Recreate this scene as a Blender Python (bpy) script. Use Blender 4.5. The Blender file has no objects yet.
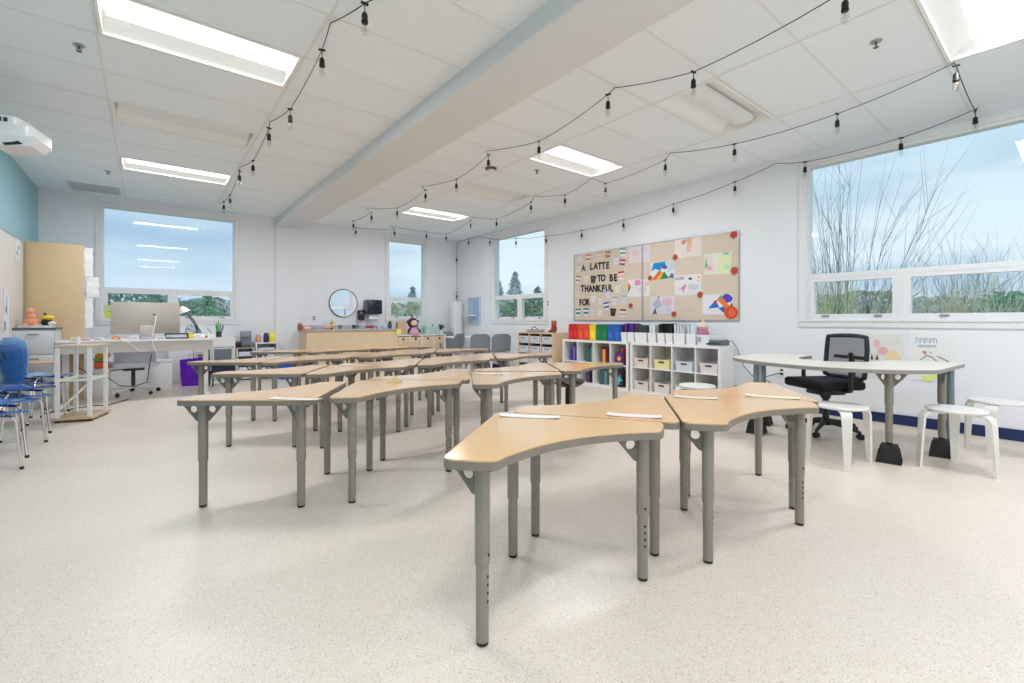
import bpy, bmesh, math, random
from mathutils import Vector, Matrix
random.seed(7)
PI = math.pi
R = math.radians
scn = bpy.context.scene
COL = scn.collection

# ---------------------------------------------------------------- survey helpers
FPX, CAMH, VH = 455.1, 1.105, 320.0
YAW = math.atan(365 / 455.1)
SN, CS = math.sin(YAW), math.cos(YAW)

def P(u, v, z=None, X=None, Y=None):
    """point of the room seen at a place of the photograph, on a known plane"""
    k = (u - 512) / FPX
    dx = SN + CS * k
    dy = CS - SN * k
    if z is not None: t = (z - CAMH) * FPX / (VH - v)
    elif X is not None: t = X / dx
    else: t = Y / dy
    return Vector((t * dx, t * dy, CAMH + t * (VH - v) / FPX))

# ---------------------------------------------------------------- materials
MATS = {}
def srgb(c):
    def f(x):
        x /= 255.0
        return x / 12.92 if x <= 0.04045 else ((x + 0.055) / 1.055) ** 2.4
    return (f(c[0]), f(c[1]), f(c[2]), 1)

def mat(name, rgb, rough=0.5, metal=0.0, noise=0.0, nscale=20.0, bump=0.0, bscale=60.0, spec=0.5, sheen=0, coat=0, stretch=None, trans=0.0, emit=0.0):
    if name in MATS: return MATS[name]
    m = bpy.data.materials.new(name); m.use_nodes = True
    nt = m.node_tree; N = nt.nodes; L = nt.links
    b = N['Principled BSDF']
    c = srgb(rgb)
    b.inputs['Base Color'].default_value = c
    b.inputs['Roughness'].default_value = rough
    b.inputs['Metallic'].default_value = metal
    b.inputs['Specular IOR Level'].default_value = spec
    if coat: b.inputs['Coat Weight'].default_value = coat
    if trans: b.inputs['Transmission Weight'].default_value = trans
    if emit:
        b.inputs['Emission Color'].default_value = c
        b.inputs['Emission Strength'].default_value = emit
    tc = N.new('ShaderNodeTexCoord')
    vec = tc.outputs['Object']
    if stretch:
        mp = N.new('ShaderNodeMapping'); mp.inputs['Scale'].default_value = stretch
        L.new(vec, mp.inputs['Vector']); vec = mp.outputs['Vector']
    if noise <= 0: noise = 0.02
    if noise > 0:
        n = N.new('ShaderNodeTexNoise'); n.inputs['Scale'].default_value = nscale; n.inputs['Detail'].default_value = 4
        L.new(vec, n.inputs['Vector'])
        mx = N.new('ShaderNodeMix'); mx.data_type = 'RGBA'
        mx.inputs['A'].default_value = tuple(x * (1 - noise) for x in c[:3]) + (1,)
        mx.inputs['B'].default_value = tuple(min(1, x * (1 + noise)) for x in c[:3]) + (1,)
        L.new(n.outputs['Fac'], mx.inputs['Factor']); L.new(mx.outputs['Result'], b.inputs['Base Color'])
    if bump > 0:
        n2 = N.new('ShaderNodeTexNoise'); n2.inputs['Scale'].default_value = bscale
        L.new(vec, n2.inputs['Vector'])
        bp = N.new('ShaderNodeBump'); bp.inputs['Strength'].default_value = bump; bp.inputs['Distance'].default_value = 0.01
        L.new(n2.outputs['Fac'], bp.inputs['Height']); L.new(bp.outputs['Normal'], b.inputs['Normal'])
    MATS[name] = m
    return m

def emis(name, rgb, s):
    m = bpy.data.materials.new(name); m.use_nodes = True
    nt = m.node_tree; nt.nodes.clear()
    e = nt.nodes.new('ShaderNodeEmission'); e.inputs[0].default_value = srgb(rgb); e.inputs[1].default_value = s
    o = nt.nodes.new('ShaderNodeOutputMaterial'); nt.links.new(e.outputs[0], o.inputs[0])
    return m

def glass_mat(name, tint, refl=1.0):
    m = bpy.data.materials.new(name); m.use_nodes = True
    nt = m.node_tree; N = nt.nodes; L = nt.links; N.clear()
    tr = N.new('ShaderNodeBsdfTransparent'); tr.inputs[0].default_value = tint
    gl = N.new('ShaderNodeBsdfGlossy'); gl.inputs['Roughness'].default_value = 0.01
    lw = N.new('ShaderNodeLayerWeight'); lw.inputs[0].default_value = .5
    pw = N.new('ShaderNodeMath'); pw.operation = 'POWER'; pw.inputs[1].default_value = 5
    L.new(lw.outputs['Facing'], pw.inputs[0])
    fr = N.new('ShaderNodeMath'); fr.operation = 'MULTIPLY_ADD'; fr.inputs[1].default_value = .9; fr.inputs[2].default_value = .035
    L.new(pw.outputs[0], fr.inputs[0])
    ml = N.new('ShaderNodeMath'); ml.operation = 'MULTIPLY'; ml.inputs[1].default_value = refl
    mx = N.new('ShaderNodeMixShader'); o = N.new('ShaderNodeOutputMaterial')
    L.new(fr.outputs[0], ml.inputs[0]); L.new(ml.outputs[0], mx.inputs[0])
    L.new(tr.outputs[0], mx.inputs[1]); L.new(gl.outputs[0], mx.inputs[2]); L.new(mx.outputs[0], o.inputs[0])
    return m

def floor_mat():
    m = bpy.data.materials.new('speckled vinyl floor'); m.use_nodes = True
    nt = m.node_tree; N = nt.nodes; L = nt.links
    b = N['Principled BSDF']; tc = N.new('ShaderNodeTexCoord')
    base = N.new('ShaderNodeTexNoise'); base.inputs['Scale'].default_value = 14; base.inputs['Detail'].default_value = 2
    L.new(tc.outputs['Object'], base.inputs['Vector'])
    r0 = N.new('ShaderNodeMix'); r0.data_type = 'RGBA'
    r0.inputs['A'].default_value = srgb((228, 214, 200)); r0.inputs['B'].default_value = srgb((233, 220, 207))
    L.new(base.outputs['Fac'], r0.inputs['Factor'])
    prev = r0.outputs['Result']
    for sc, rad, col, amt in ((95, .22, (166, 154, 140), .6), (70, .15, (120, 110, 100), .55), (120, .22, (204, 174, 146), .5), (80, .2, (250, 248, 246), .7)):
        v = N.new('ShaderNodeTexVoronoi'); v.inputs['Scale'].default_value = sc; v.feature = 'F1'
        mp = N.new('ShaderNodeMapping'); mp.inputs['Location'].default_value = (sc, sc * .3, 0)
        L.new(tc.outputs['Object'], mp.inputs['Vector']); L.new(mp.outputs['Vector'], v.inputs['Vector'])
        lt = N.new('ShaderNodeMath'); lt.operation = 'LESS_THAN'; lt.inputs[1].default_value = rad
        L.new(v.outputs['Distance'], lt.inputs[0])
        am = N.new('ShaderNodeMath'); am.operation = 'MULTIPLY'; am.inputs[1].default_value = amt
        L.new(lt.outputs[0], am.inputs[0])
        mx = N.new('ShaderNodeMix'); mx.data_type = 'RGBA'; mx.inputs['B'].default_value = srgb(col)
        L.new(am.outputs[0], mx.inputs['Factor']); L.new(prev, mx.inputs['A']); prev = mx.outputs['Result']
    L.new(prev, b.inputs['Base Color'])
    b.inputs['Roughness'].default_value = .36
    b.inputs['Specular IOR Level'].default_value = .55
    return m

M_WALL = mat('painted wall', (236, 238, 243), .55, bump=.05, bscale=180)
M_TEAL = mat('teal painted wall', (146, 190, 200), .4, bump=.05, bscale=180)
M_CEIL = mat('ceiling tile', (240, 246, 252), .9, noise=.03, nscale=160, bump=.25, bscale=260)
M_GRID = mat('ceiling grid white', (232, 232, 233), .5)
M_BEAM = mat('painted beam', (222, 223, 226), .6, bump=.05, bscale=160)
M_NAVY = mat('navy vinyl base', (24, 42, 92), .35)
M_TRIM = mat('white trim', (232, 233, 235), .35)
M_FLOOR = floor_mat()
M_GLASS = glass_mat('window glass', (.97, .985, .99, 1), .6)
M_CLEAR = glass_mat('clear bulb glass', (.94, .94, .93, 1), .8)
M_LAM = mat('maple laminate', (230, 188, 138), .15, noise=.05, nscale=9, stretch=(1, 6, 6), spec=.85)
M_EDGE = mat('grey edge band', (132, 123, 112), .45)
M_STEEL = mat('silver grey painted steel', (144, 138, 128), .32, metal=.2)
M_GUSSET = mat('grey gusset plate', (122, 119, 112), .4, metal=.2)
M_CAP = mat('black foot cap', (22, 22, 24), .5)
M_HOLE = mat('dark hole', (20, 20, 20), .8)
M_WHITE = mat('white laminate', (236, 236, 235), .35)
M_WPAINT = mat('white painted plywood', (232, 230, 225), .4, noise=.03, nscale=14)
M_PAPER = mat('white paper', (238, 238, 236), .7)
M_BLACK = mat('black plastic', (22, 24, 28), .45)
M_CABLE = mat('black cable', (28, 28, 28), .5)
M_BFABRIC = mat('black seat fabric', (18, 21, 28), .8, noise=.2, nscale=200, bump=.2, bscale=400)
M_BIRCH = mat('birch plywood', (226, 200, 166), .45, noise=.06, nscale=5, stretch=(4, 4, 1))
M_TAN = mat('tan laminate panel', (212, 184, 146), .5, noise=.05, nscale=7)
M_CHROME = mat('chrome tube', (215, 215, 215), .12, metal=1.0)
M_BLUE = mat('blue plastic shell', (60, 112, 190), .25, coat=.3)
M_DARKBLUE = mat('deep blue plastic shell', (42, 84, 164), .25, coat=.3)
M_LTBLUE = mat('light blue plastic shell', (132, 176, 228), .25, coat=.3)
M_CORK = mat('beige fabric board', (218, 202, 184), .85, noise=.06, nscale=90, bump=.2, bscale=300)
M_ALU = mat('aluminium frame', (190, 190, 190), .35, metal=.7)
M_RISER = mat('black rubber riser', (30, 28, 27), .6)
M_GREYPL = mat('grey plastic', (128, 138, 144), .4)
M_LAMP = emis('troffer lens', (246, 250, 255), 1.6)
M_TROFF = mat('troffer white', (244, 244, 242), .4)
M_OFF = mat('unlit lens', (232, 234, 236), .4)
M_WB = mat('whiteboard', (222, 221, 219), .25)

def cmat(rgb, rough=.55, **k):
    return mat('col %d %d %d' % tuple(rgb), rgb, rough, **k)

# ---------------------------------------------------------------- mesh builder
class MB:
    def __init__(s): s.bm = bmesh.new()
    def _add(s, vs, fs):
        bv = [s.bm.verts.new(v) for v in vs]
        for f in fs:
            try: s.bm.faces.new([bv[i] for i in f])
            except ValueError: pass
        return bv
    def box(s, x0, x1, y0, y1, z0, z1, M=None):
        vs = [Vector((x, y, z)) for z in (z0, z1) for y in (y0, y1) for x in (x0, x1)]
        if M is not None: vs = [M @ v for v in vs]
        s._add(vs, [(0, 2, 3, 1), (4, 5, 7, 6), (0, 1, 5, 4), (2, 6, 7, 3), (0, 4, 6, 2), (1, 3, 7, 5)])
        return s
    def rbox(s, x0, x1, y0, y1, z0, z1, r=.01, M=None, seg=2):
        b = bmesh.new()
        vs = [b.verts.new((x, y, z)) for z in (z0, z1) for y in (y0, y1) for x in (x0, x1)]
        for f in [(0, 2, 3, 1), (4, 5, 7, 6), (0, 1, 5, 4), (2, 6, 7, 3), (0, 4, 6, 2), (1, 3, 7, 5)]:
            b.faces.new([vs[i] for i in f])
        bmesh.ops.bevel(b, geom=b.edges[:], offset=r, segments=seg, affect='EDGES', profile=.5)
        b.verts.index_update()
        vv = [v.co.copy() if M is None else M @ v.co for v in b.verts]
        ff = [[v.index for v in f.verts] for f in b.faces]
        b.free(); s._add(vv, ff); return s
    def tube(s, pts, r, n=10, caps=True, r1=None):
        pts = [Vector(p) for p in pts]
        rings = []; m = len(pts); up = None
        for i, p in enumerate(pts):
            if i == 0: t = pts[1] - pts[0]
            elif i == m - 1: t = pts[-1] - pts[-2]
            else: t = (pts[i + 1] - pts[i]).normalized() + (pts[i] - pts[i - 1]).normalized()
            t.normalize()
            if up is None:
                up = t.cross(Vector((0, 0, 1)))
                if up.length < 1e-3: up = Vector((1, 0, 0))
            up = (up - t * up.dot(t)).normalized()
            w = t.cross(up)
            rr = r if r1 is None else r + (r1 - r) * i / (m - 1)
            if isinstance(r, (list, tuple)): rr = r[i]
            rings.append([p + (up * math.cos(2 * PI * k / n) + w * math.sin(2 * PI * k / n)) * rr for k in range(n)])
        vs = [v for ring in rings for v in ring]; fs = []
        for i in range(m - 1):
            for k in range(n):
                a = i * n + k; b = i * n + (k + 1) % n
                fs.append((a, b, b + n, a + n))
        if caps:
            fs.append(tuple(reversed(range(n)))); fs.append(tuple((m - 1) * n + k for k in range(n)))
        s._add(vs, fs); return s
    def lathe(s, prof, n=20, c=(0, 0, 0), M=None):
        vs = []; fs = []; c = Vector(c)
        for r, z in prof:
            for k in range(n):
                v = Vector((r * math.cos(2 * PI * k / n), r * math.sin(2 * PI * k / n), z))
                vs.append((M @ v if M is not None else v) + c)
        for i in range(len(prof) - 1):
            for k in range(n):
                a = i * n + k; b = i * n + (k + 1) % n
                fs.append((a, b, b + n, a + n))
        fs.append(tuple(reversed(range(n)))); fs.append(tuple((len(prof) - 1) * n + k for k in range(n)))
        s._add(vs, fs); return s
    def prism(s, pts, z0, z1, M=None):
        n = len(pts)
        vs = [Vector((x, y, z0)) for x, y in pts] + [Vector((x, y, z1)) for x, y in pts]
        if M is not None: vs = [M @ v for v in vs]
        fs = [tuple(reversed(range(n))), tuple(range(n, 2 * n))] + [(i, (i + 1) % n, (i + 1) % n + n, i + n) for i in range(n)]
        s._add(vs, fs); return s
    def ell(s, c, rx, ry, rz, nu=14, nv=9, M=None):
        c = Vector(c); vs = []; fs = []
        for j in range(1, nv):
            th = PI * j / nv
            for i in range(nu):
                ph = 2 * PI * i / nu
                v = Vector((rx * math.sin(th) * math.cos(ph), ry * math.sin(th) * math.sin(ph), rz * math.cos(th)))
                vs.append((M @ v if M is not None else v) + c)
        t = len(vs)
        for q in (rz, -rz):
            v = Vector((0, 0, q)); vs.append((M @ v if M is not None else v) + c)
        for j in range(nv - 2):
            for i in range(nu):
                a = j * nu + i; b = j * nu + (i + 1) % nu
                fs.append((a, a + nu, b + nu, b))
        for i in range(nu):
            fs.append((t, i, (i + 1) % nu)); fs.append((t + 1, (nv - 2) * nu + (i + 1) % nu, (nv - 2) * nu + i))
        s._add(vs, fs); return s
    def ringplate(s, outer, hole, y0, y1, M):
        """flat plate with a hole: matching outer and hole loops in x,z"""
        n = len(outer)
        vs = [Vector((x, y, z)) for y in (y0, y1) for x, z in list(outer) + list(hole)]
        vs = [M @ v for v in vs]; fs = []
        for i in range(n):
            j = (i + 1) % n
            fs += [(i, j, n + j, n + i), (2 * n + i, 3 * n + i, 3 * n + j, 2 * n + j),
                   (i, 2 * n + i, 2 * n + j, j), (n + i, n + j, 3 * n + j, 3 * n + i)]
        s._add(vs, fs); return s
    def build(s, name, m, parent=None, loc=None, smooth=True, ang=35, rz=None, **props):
        bmesh.ops.recalc_face_normals(s.bm, faces=s.bm.faces[:])
        me = bpy.data.meshes.new(name); s.bm.to_mesh(me); s.bm.free()
        if smooth:
            for p in me.polygons: p.use_smooth = True
            me.set_sharp_from_angle(angle=R(ang))
        me.materials.append(m)
        o = bpy.data.objects.new(name, me); COL.objects.link(o)
        if parent: o.parent = parent
        if loc is not None: o.location = loc
        if rz is not None: o.rotation_euler.z = rz
        for k, v in props.items(): o[k] = v
        return o

def thing(name, label, cat, loc=(0, 0, 0), rz=0, group=None):
    o = bpy.data.objects.new(name, None); COL.objects.link(o)
    o.empty_display_size = .1
    o.location = loc; o.rotation_euler.z = rz
    o['label'] = label; o['category'] = cat
    if group: o['group'] = group
    return o
def tag(o, label, cat, group=None):
    o['label'] = label; o['category'] = cat
    if group: o['group'] = group
    return o
def struct(o): o['kind'] = 'structure'; return o
def S_empty(name, loc=(0, 0, 0)):
    o = bpy.data.objects.new(name, None); COL.objects.link(o); o.location = loc; o['kind'] = 'structure'; return o
def dup(root, loc, rz, label, group=None):
    r = root.copy(); COL.objects.link(r); r.location = loc; r.rotation_euler.z = rz; r['label'] = label
    if group: r['group'] = group
    for ch in list(root.children):
        c = ch.copy(); COL.objects.link(c); c.parent = r
        for g in list(ch.children):
            d = g.copy(); COL.objects.link(d); d.parent = c
    return r
def arc(cx, cy, r, a0, a1, n):
    return [(cx + r * math.cos(a0 + (a1 - a0) * i / n), cy + r * math.sin(a0 + (a1 - a0) * i / n)) for i in range(n + 1)]
def rounded(pts, rad, n=4):
    out = []; m = len(pts)
    for i in range(m):
        p = Vector(pts[i]); a = Vector(pts[i - 1]); b = Vector(pts[(i + 1) % m])
        r = rad[i] if isinstance(rad, (list, tuple)) else rad
        if r <= 0: out.append((p.x, p.y)); continue
        da = (a - p); db = (b - p); ra = min(r, da.length * .45); rb = min(r, db.length * .45)
        p0 = p + da.normalized() * ra; p1 = p + db.normalized() * rb
        for k in range(n + 1):
            t = k / n
            q = p0 * (1 - t) ** 2 + p * 2 * t * (1 - t) + p1 * t * t
            out.append((q.x, q.y))
    return out

# ================================================================= ROOM SHELL
XL, XR, YB, YF, HC = -1.30, 6.20, 9.97, -3.2, 3.12
WT = .2
struct(MB().box(XL - WT, XR + WT, YF - WT, YB + WT, -.12, 0).build('floor', M_FLOOR, smooth=False))
# walls with window openings
def wall_with_holes(name, axis, pos, thick, a0, a1, z0, z1, holes, m):
    """axis 'x': wall lies at x=pos spanning y; axis 'y': at y=pos spanning x"""
    mb = MB()
    As = sorted({a0, a1} | {h[0] for h in holes} | {h[1] for h in holes})
    Zs = sorted({z0, z1} | {h[2] for h in holes} | {h[3] for h in holes})
    for i in range(len(As) - 1):
        for j in range(len(Zs) - 1):
            ca = (As[i] + As[i + 1]) / 2; cz = (Zs[j] + Zs[j + 1]) / 2
            if any(h[0] < ca < h[1] and h[2] < cz < h[3] for h in holes): continue
            if axis == 'x': mb.box(pos, pos + thick, As[i], As[i + 1], Zs[j], Zs[j + 1])
            else: mb.box(As[i], As[i + 1], pos, pos + thick, Zs[j], Zs[j + 1])
    bmesh.ops.remove_doubles(mb.bm, verts=mb.bm.verts[:], dist=1e-5)
    # drop inner shared faces
    seen = {}
    for f in mb.bm.faces: seen.setdefault(tuple(sorted(v.index for v in f.verts)), []).append(f)
    mb.bm.verts.index_update(); seen = {}
    for f in mb.bm.faces: seen.setdefault(tuple(sorted(v.index for v in f.verts)), []).append(f)
    bmesh.ops.delete(mb.bm, geom=[f for l in seen.values() if len(l) > 1 for f in l], context='FACES')
    return struct(mb.build(name, m, smooth=False))

WR = (-1.75, 2.06, 1.10, 2.96)          # big right window opening (y0,y1,z0,z1)
WB = (6.68, 8.45, 1.10, 2.96)           # right wall window near the far corner
WLb = (-.58, 1.30, 1.10, 2.98)          # back wall, left (x0,x1,..)
WMb = (4.34, 5.28, 1.12, 2.96)          # back wall, right
wall_with_holes('wall_right', 'x', XR, WT, YF - WT, YB + WT, 0, HC + .2, [WR, WB], M_WALL)
wall_with_holes('wall_back', 'y', YB, WT, XL, XR, 0, HC + .2, [WLb, WMb], M_WALL)
wall_with_holes('wall_left', 'x', XL - WT, WT, YF - WT, YB + WT, 0, HC + .2, [], M_TEAL)
wall_with_holes('wall_front', 'y', YF - WT, WT, XL, XR, 0, HC + .2, [], M_WALL)
# baseboards
struct(MB().box(XR - .012, XR, YF, YB, 0, .105).build('baseboard_right', M_NAVY, smooth=False))
struct(MB().box(XL, XR - .012, YB - .012, YB, 0, .105).build('baseboard_back', M_TRIM, smooth=False))
struct(MB().box(XL, XL + .012, YF, YB - .012, 0, .105).build('baseboard_left', M_TRIM, smooth=False))
# wall break beside the beam (a shallow column)
struct(MB().box(1.985, 2.49, YB - .035, YB, .105, HC).build('wall_pilaster', M_WALL, smooth=False))
# beam
struct(MB().rbox(1.98, 2.50, YF, YB, 2.965, HC + .05, .02).build('ceiling_beam', M_BEAM, ang=60))

# ceiling tiles with holes where the light troffers sit
GX_L = [XL, -.276, .944, 1.98]
GX_R = [2.50, 3.68, 4.90, XR]
Y0g = .05
ys = []
y = Y0g - .61 * 6
while y < YB: ys.append(round(y, 3)); y += .61
GY = [YF] + [v for v in ys if v > YF + .05 and v < YB - .05] + [YB]
lights_on = [(-.276, 3.71), (-.276, 7.37), (3.68, .05), (3.68, 3.71), (3.68, 7.37), (-.276, .05), (-.276, -2.39), (3.68, -2.39)]  # last two sit behind the camera, unseen, added to brighten the room
lights_off = [(-.276, 5.54), (3.68, 1.88), (3.68, 5.54)]
lit_cells = {(x, round(yy, 2)) for x, yy in lights_on + lights_off}
mb = MB(); gb = MB()
for GX in (GX_L, GX_R):
    for i in range(len(GX) - 1):
        for j in range(len(GY) - 1):
            if any(abs(GX[i] - lx) < .02 and abs(GY[j] - ly) < .05 for lx, ly in lit_cells): continue
            mb.box(GX[i], GX[i + 1], GY[j], GY[j + 1], HC, HC + .012)
for x in (-.276, .944): gb.box(x - .009, x + .009, YF, YB, HC - .004, HC + .002)
for x in (3.68, 4.90): gb.box(x - .009, x + .009, YF, YB, HC - .004, HC + .002)
for yy in GY[1:-1]:
    gb.box(XL, 1.98, yy - .008, yy + .008, HC - .0045, HC + .002)
    gb.box(2.5, XR, yy - .008, yy + .008, HC - .0045, HC + .002)
for a in ((XL, 1.98), (2.5, XR)):
    gb.box(a[0], a[1], YB - .022, YB, HC - .005, HC + .002)
struct(mb.build('ceiling', M_CEIL, smooth=False))
struct(gb.build('ceiling_grid', M_GRID, smooth=False))
struct(MB().box(XL - WT, XR + WT, YF - WT, YB + WT, HC + .2, HC + .26).build('ceiling_slab', M_GRID, smooth=False))

# light troffers
LAMP_W = 24
def troffer(x, y, lit, label):
    t = thing('ceiling_light', label, 'ceiling light', (x + .61, y + .305, HC), 0, 'recessed ceiling troffers')
    a, b = .598, .293
    f = MB()
    f.box(-a, a, -b, -b + .022, -.006, .01).box(-a, a, b - .022, b, -.006, .01)
    f.box(-a, -a + .022, -b + .022, b - .022, -.006, .01).box(a - .022, a, -b + .022, b - .022, -.006, .01)
    f.build('frame', M_TROFF, t, smooth=False)
    h = MB()
    ai, bi = a - .02, b - .02
    cz = .085
    # curved side reflectors and end plates
    for sgn in (-1, 1):
        prev = None
        for k in range(7):
            u = k / 6
            yy = sgn * (bi - (bi - .115) * u); zz = .01 + cz * math.sin(u * PI / 2)
            cur = (h.bm.verts.new((-ai, yy, zz)), h.bm.verts.new((ai, yy, zz)))
            if prev: h.bm.faces.new((prev[0], prev[1], cur[1], cur[0]))
            prev = cur
    h.box(-ai, ai, -.12, .12, cz + .008, cz + .014)
    for sgn in (-1, 1):
        h.box(sgn * ai - .004, sgn * ai + .004, -bi, bi, .004, cz + .014)
    h.build('reflector', M_TROFF, t)
    d = MB()
    pts = [(-.115, .07)] + [(.115 * math.sin(a_), .07 - .045 * math.cos(a_)) for a_ in [(-90 + 18 * i) * PI / 180 for i in range(1, 10)]] + [(.115, .07)]
    M = Matrix(((0, 0, 1, 0), (1, 0, 0, 0), (0, 1, 0, 0), (0, 0, 0, 1)))
    d.prism(pts, -ai + .03, ai - .03, M)
    d.build('lens', M_LAMP if lit else M_OFF, t)
    if lit:
        ld = bpy.data.lights.new('lamp', 'AREA'); ld.shape = 'RECTANGLE'; ld.size = 1.1; ld.size_y = .2; ld.energy = LAMP_W; ld.color = (.94, .97, 1)
        lo_ = bpy.data.objects.new('lamp', ld); COL.objects.link(lo_); lo_.parent = t; lo_.location = (0, 0, .02)
    return t
names_on = ['lit ceiling light nearest the camera on the left, above the left string of bulbs',
            'lit ceiling light at the far left, before the window by the desk',
            'lit ceiling light at the top right corner of the view, near the big window',
            'lit ceiling light right of the beam in the middle of the room',
            'lit ceiling light right of the beam, farthest one near the back wall',
            'lit ceiling light behind the view, left side of the room',
             'added unseen ceiling light at the rear of the room, left of the beam',
             'added unseen ceiling light at the rear of the room, window side']
for (x, yy), l in zip(lights_on, names_on): troffer(x, yy, True, l)
names_off = ['unlit ceiling light between the two lit ones on the left side',
             'unlit ceiling light between the lit ones on the window side, nearer one',
             'unlit ceiling light right of the beam toward the back of the room']
for (x, yy), l in zip(lights_off, names_off): troffer(x, yy, False, l)

# air grille, sprinkler heads, detector
g = thing('air_grille', 'pale ceiling air grille at the far left corner above the window', 'air vent', (-.62, 9.42, HC))
MB().box(-.3, .3, -.27, .27, -.006, 0).build('frame', cmat((214, 214, 214)), g, smooth=False)
mb = MB()
for i in range(9): mb.box(-.27, .27, -.24 + i * .055, -.215 + i * .055, -.012, -.006)
mb.build('louvre', cmat((196, 198, 200)), g, smooth=False)
spr_lab = ['sprinkler head in the tile left of the nearest ceiling light',
           'sprinkler head at the far left, before the air grille',
           'sprinkler head at the upper right, beside the lit light near the big window',
           'sprinkler head right of the beam, below the middle lit light']
for (u, v), l in zip([(79, 45), (108, 171), (876, 41), (537, 170)], spr_lab):
    p = P(u, v, z=HC)
    s_ = thing('sprinkler_head', l, 'sprinkler', p, 0, 'ceiling sprinkler heads')
    MB().lathe([(.036, 0), (.036, -.006), (.012, -.01)], 16).build('rose', M_ALU, s_)
    k = MB(); k.tube([(0, 0, -.008), (0, 0, -.03)], .007, 8); k.tube([(-.012, 0, -.01), (-.014, 0, -.03), (0, 0, -.045)], .003, 6); k.tube([(.012, 0, -.01), (.014, 0, -.03), (0, 0, -.045)], .003, 6)
    k.lathe([(.018, -.045), (.018, -.048)], 12).build('deflector', cmat((110, 110, 112), .4, metal=.6), s_)
p = P(491, 168, z=HC)
s_ = thing('smoke_detector', 'dark rimmed round detector on the ceiling right of the beam', 'smoke detector', p)
MB().lathe([(.075, 0), (.075, -.02), (.06, -.03)], 24).build('base', cmat((80, 80, 82)), s_)
MB().lathe([(.055, -.03), (.05, -.045), (.02, -.05)], 24).build('cover', M_WHITE, s_)

# ================================================================= WINDOWS
def window(idx, axis, pos, op, divs, trans_z, casing=.075, sill=True, inward=-1):
    """frame with a fixed pane over opening lights. op=(a0,a1,z0,z1)"""
    a0, a1, z0, z1 = op
    root = S_empty('window_%d' % idx, (0, 0, 0))
    def bx(mb, a, b, d0, d1, c, d):
        # d measured from the wall face into the wall
        if axis == 'x': mb.box(pos + d0, pos + d1, a, b, c, d)
        else: mb.box(a, b, pos + d0, pos + d1, c, d)
    def frame(mb, a, b, c, d, w, d0, d1):
        bx(mb, a, b, d0, d1, c, c + w); bx(mb, a, b, d0, d1, d - w, d)
        bx(mb, a, a + w, d0, d1, c + w, d - w); bx(mb, b - w, b, d0, d1, c + w, d - w)
    m = MB(); c = casing
    bx(m, a0 - c, a1 + c, -.018, 0, z1, z1 + c); bx(m, a0 - c, a1 + c, -.018, 0, z0 - c, z0)
    bx(m, a0 - c, a0, -.018, 0, z0, z1); bx(m, a1, a1 + c, -.018, 0, z0, z1)
    bx(m, a0 - c, a1 + c, -.03, -.018, z0 - .012, z0 + .006)
    m.build('casing', M_TRIM, root, smooth=False)
    m = MB(); frame(m, a0, a1, z0, z1, .03, .015, .12)
    bx(m, a0 + .03, a1 - .03, .015, .12, trans_z - .025, trans_z + .025)
    divs = sorted(divs)
    for q in divs: bx(m, q - .03, q + .03, .015, .12, z0 + .03, trans_z - .025)
    m.build('window_frame', M_TRIM, root, smooth=False)
    m = MB(); bx(m, a0 + .03, a1 - .03, .045, .051, trans_z + .025, z1 - .03)
    m.build('pane', M_GLASS, root, smooth=False)
    edges = [a0 + .03] + [e for q in divs for e in (q - .03, q + .03)] + [a1 - .03]
    for i in range(0, len(edges), 2):
        e0, e1 = edges[i], edges[i + 1]
        m = MB(); frame(m, e0, e1, z0 + .03, trans_z - .025, .045, .02, .1)
        sash = m.build('sash', M_TRIM, root, smooth=False)
        m = MB(); bx(m, e0 + .045, e1 - .045, .05, .055, z0 + .075, trans_z - .07)
        m.build('pane', M_GLASS, sash, smooth=False)
        for fr in (.2, .8):
            q = e0 + (e1 - e0) * fr; m = MB()
            bx(m, q - .035, q + .035, .008, .02, z0 + .045, z0 + .06); bx(m, q - .012, q + .03, -.004, .008, z0 + .045, z0 + .055)
            m.build('latch', cmat((150, 152, 156), .4, metal=.5), sash, smooth=False)
    return root
window(1, 'x', XR, WR, [1.177, -.4], 1.625)
window(2, 'x', XR, WB, [7.50], 1.63)
window(3, 'y', YB, WLb, [.36], 1.62)
window(4, 'y', YB, WMb, [], 1.62)

# ================================================================= TABLES
TT = .65
TH = .033
def table_outline():
    a1, b1, a2, b2, c1, c2 = .388, -.106, .53, .014, .02, .575
    pts = [(-a2, b2), (-a1, b1)]; rad = [.05, .07]
    n = 14; dep = .105
    # concave front between the two blunt ends
    for i in range(1, n):
        u = i / n
        x = -a1 + 2 * a1 * u
        yv = b1 + dep * (math.sin(PI * u) ** .8)
        pts.append((x, yv)); rad.append(0)
    pts += [(a1, b1), (a2, b2), (c1, c2), (-c1, c2)]
    rad += [.07, .05, .04, .04]
    return rounded(pts, rad, 5)
def inset(pts, d):
    out = []; n = len(pts)
    for i in range(n):
        a = Vector(pts[i - 1]); b = Vector(pts[i]); c = Vector(pts[(i + 1) % n])
        e1 = (b - a); e2 = (c - b)
        if e1.length < 1e-6: e1 = e2
        if e2.length < 1e-6: e2 = e1
        n1 = Vector((-e1.y, e1.x)).normalized(); n2 = Vector((-e2.y, e2.x)).normalized()
        nn = (n1 + n2).normalized()
        out.append((b.x + nn.x * d, b.y + nn.y * d))
    return out

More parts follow.
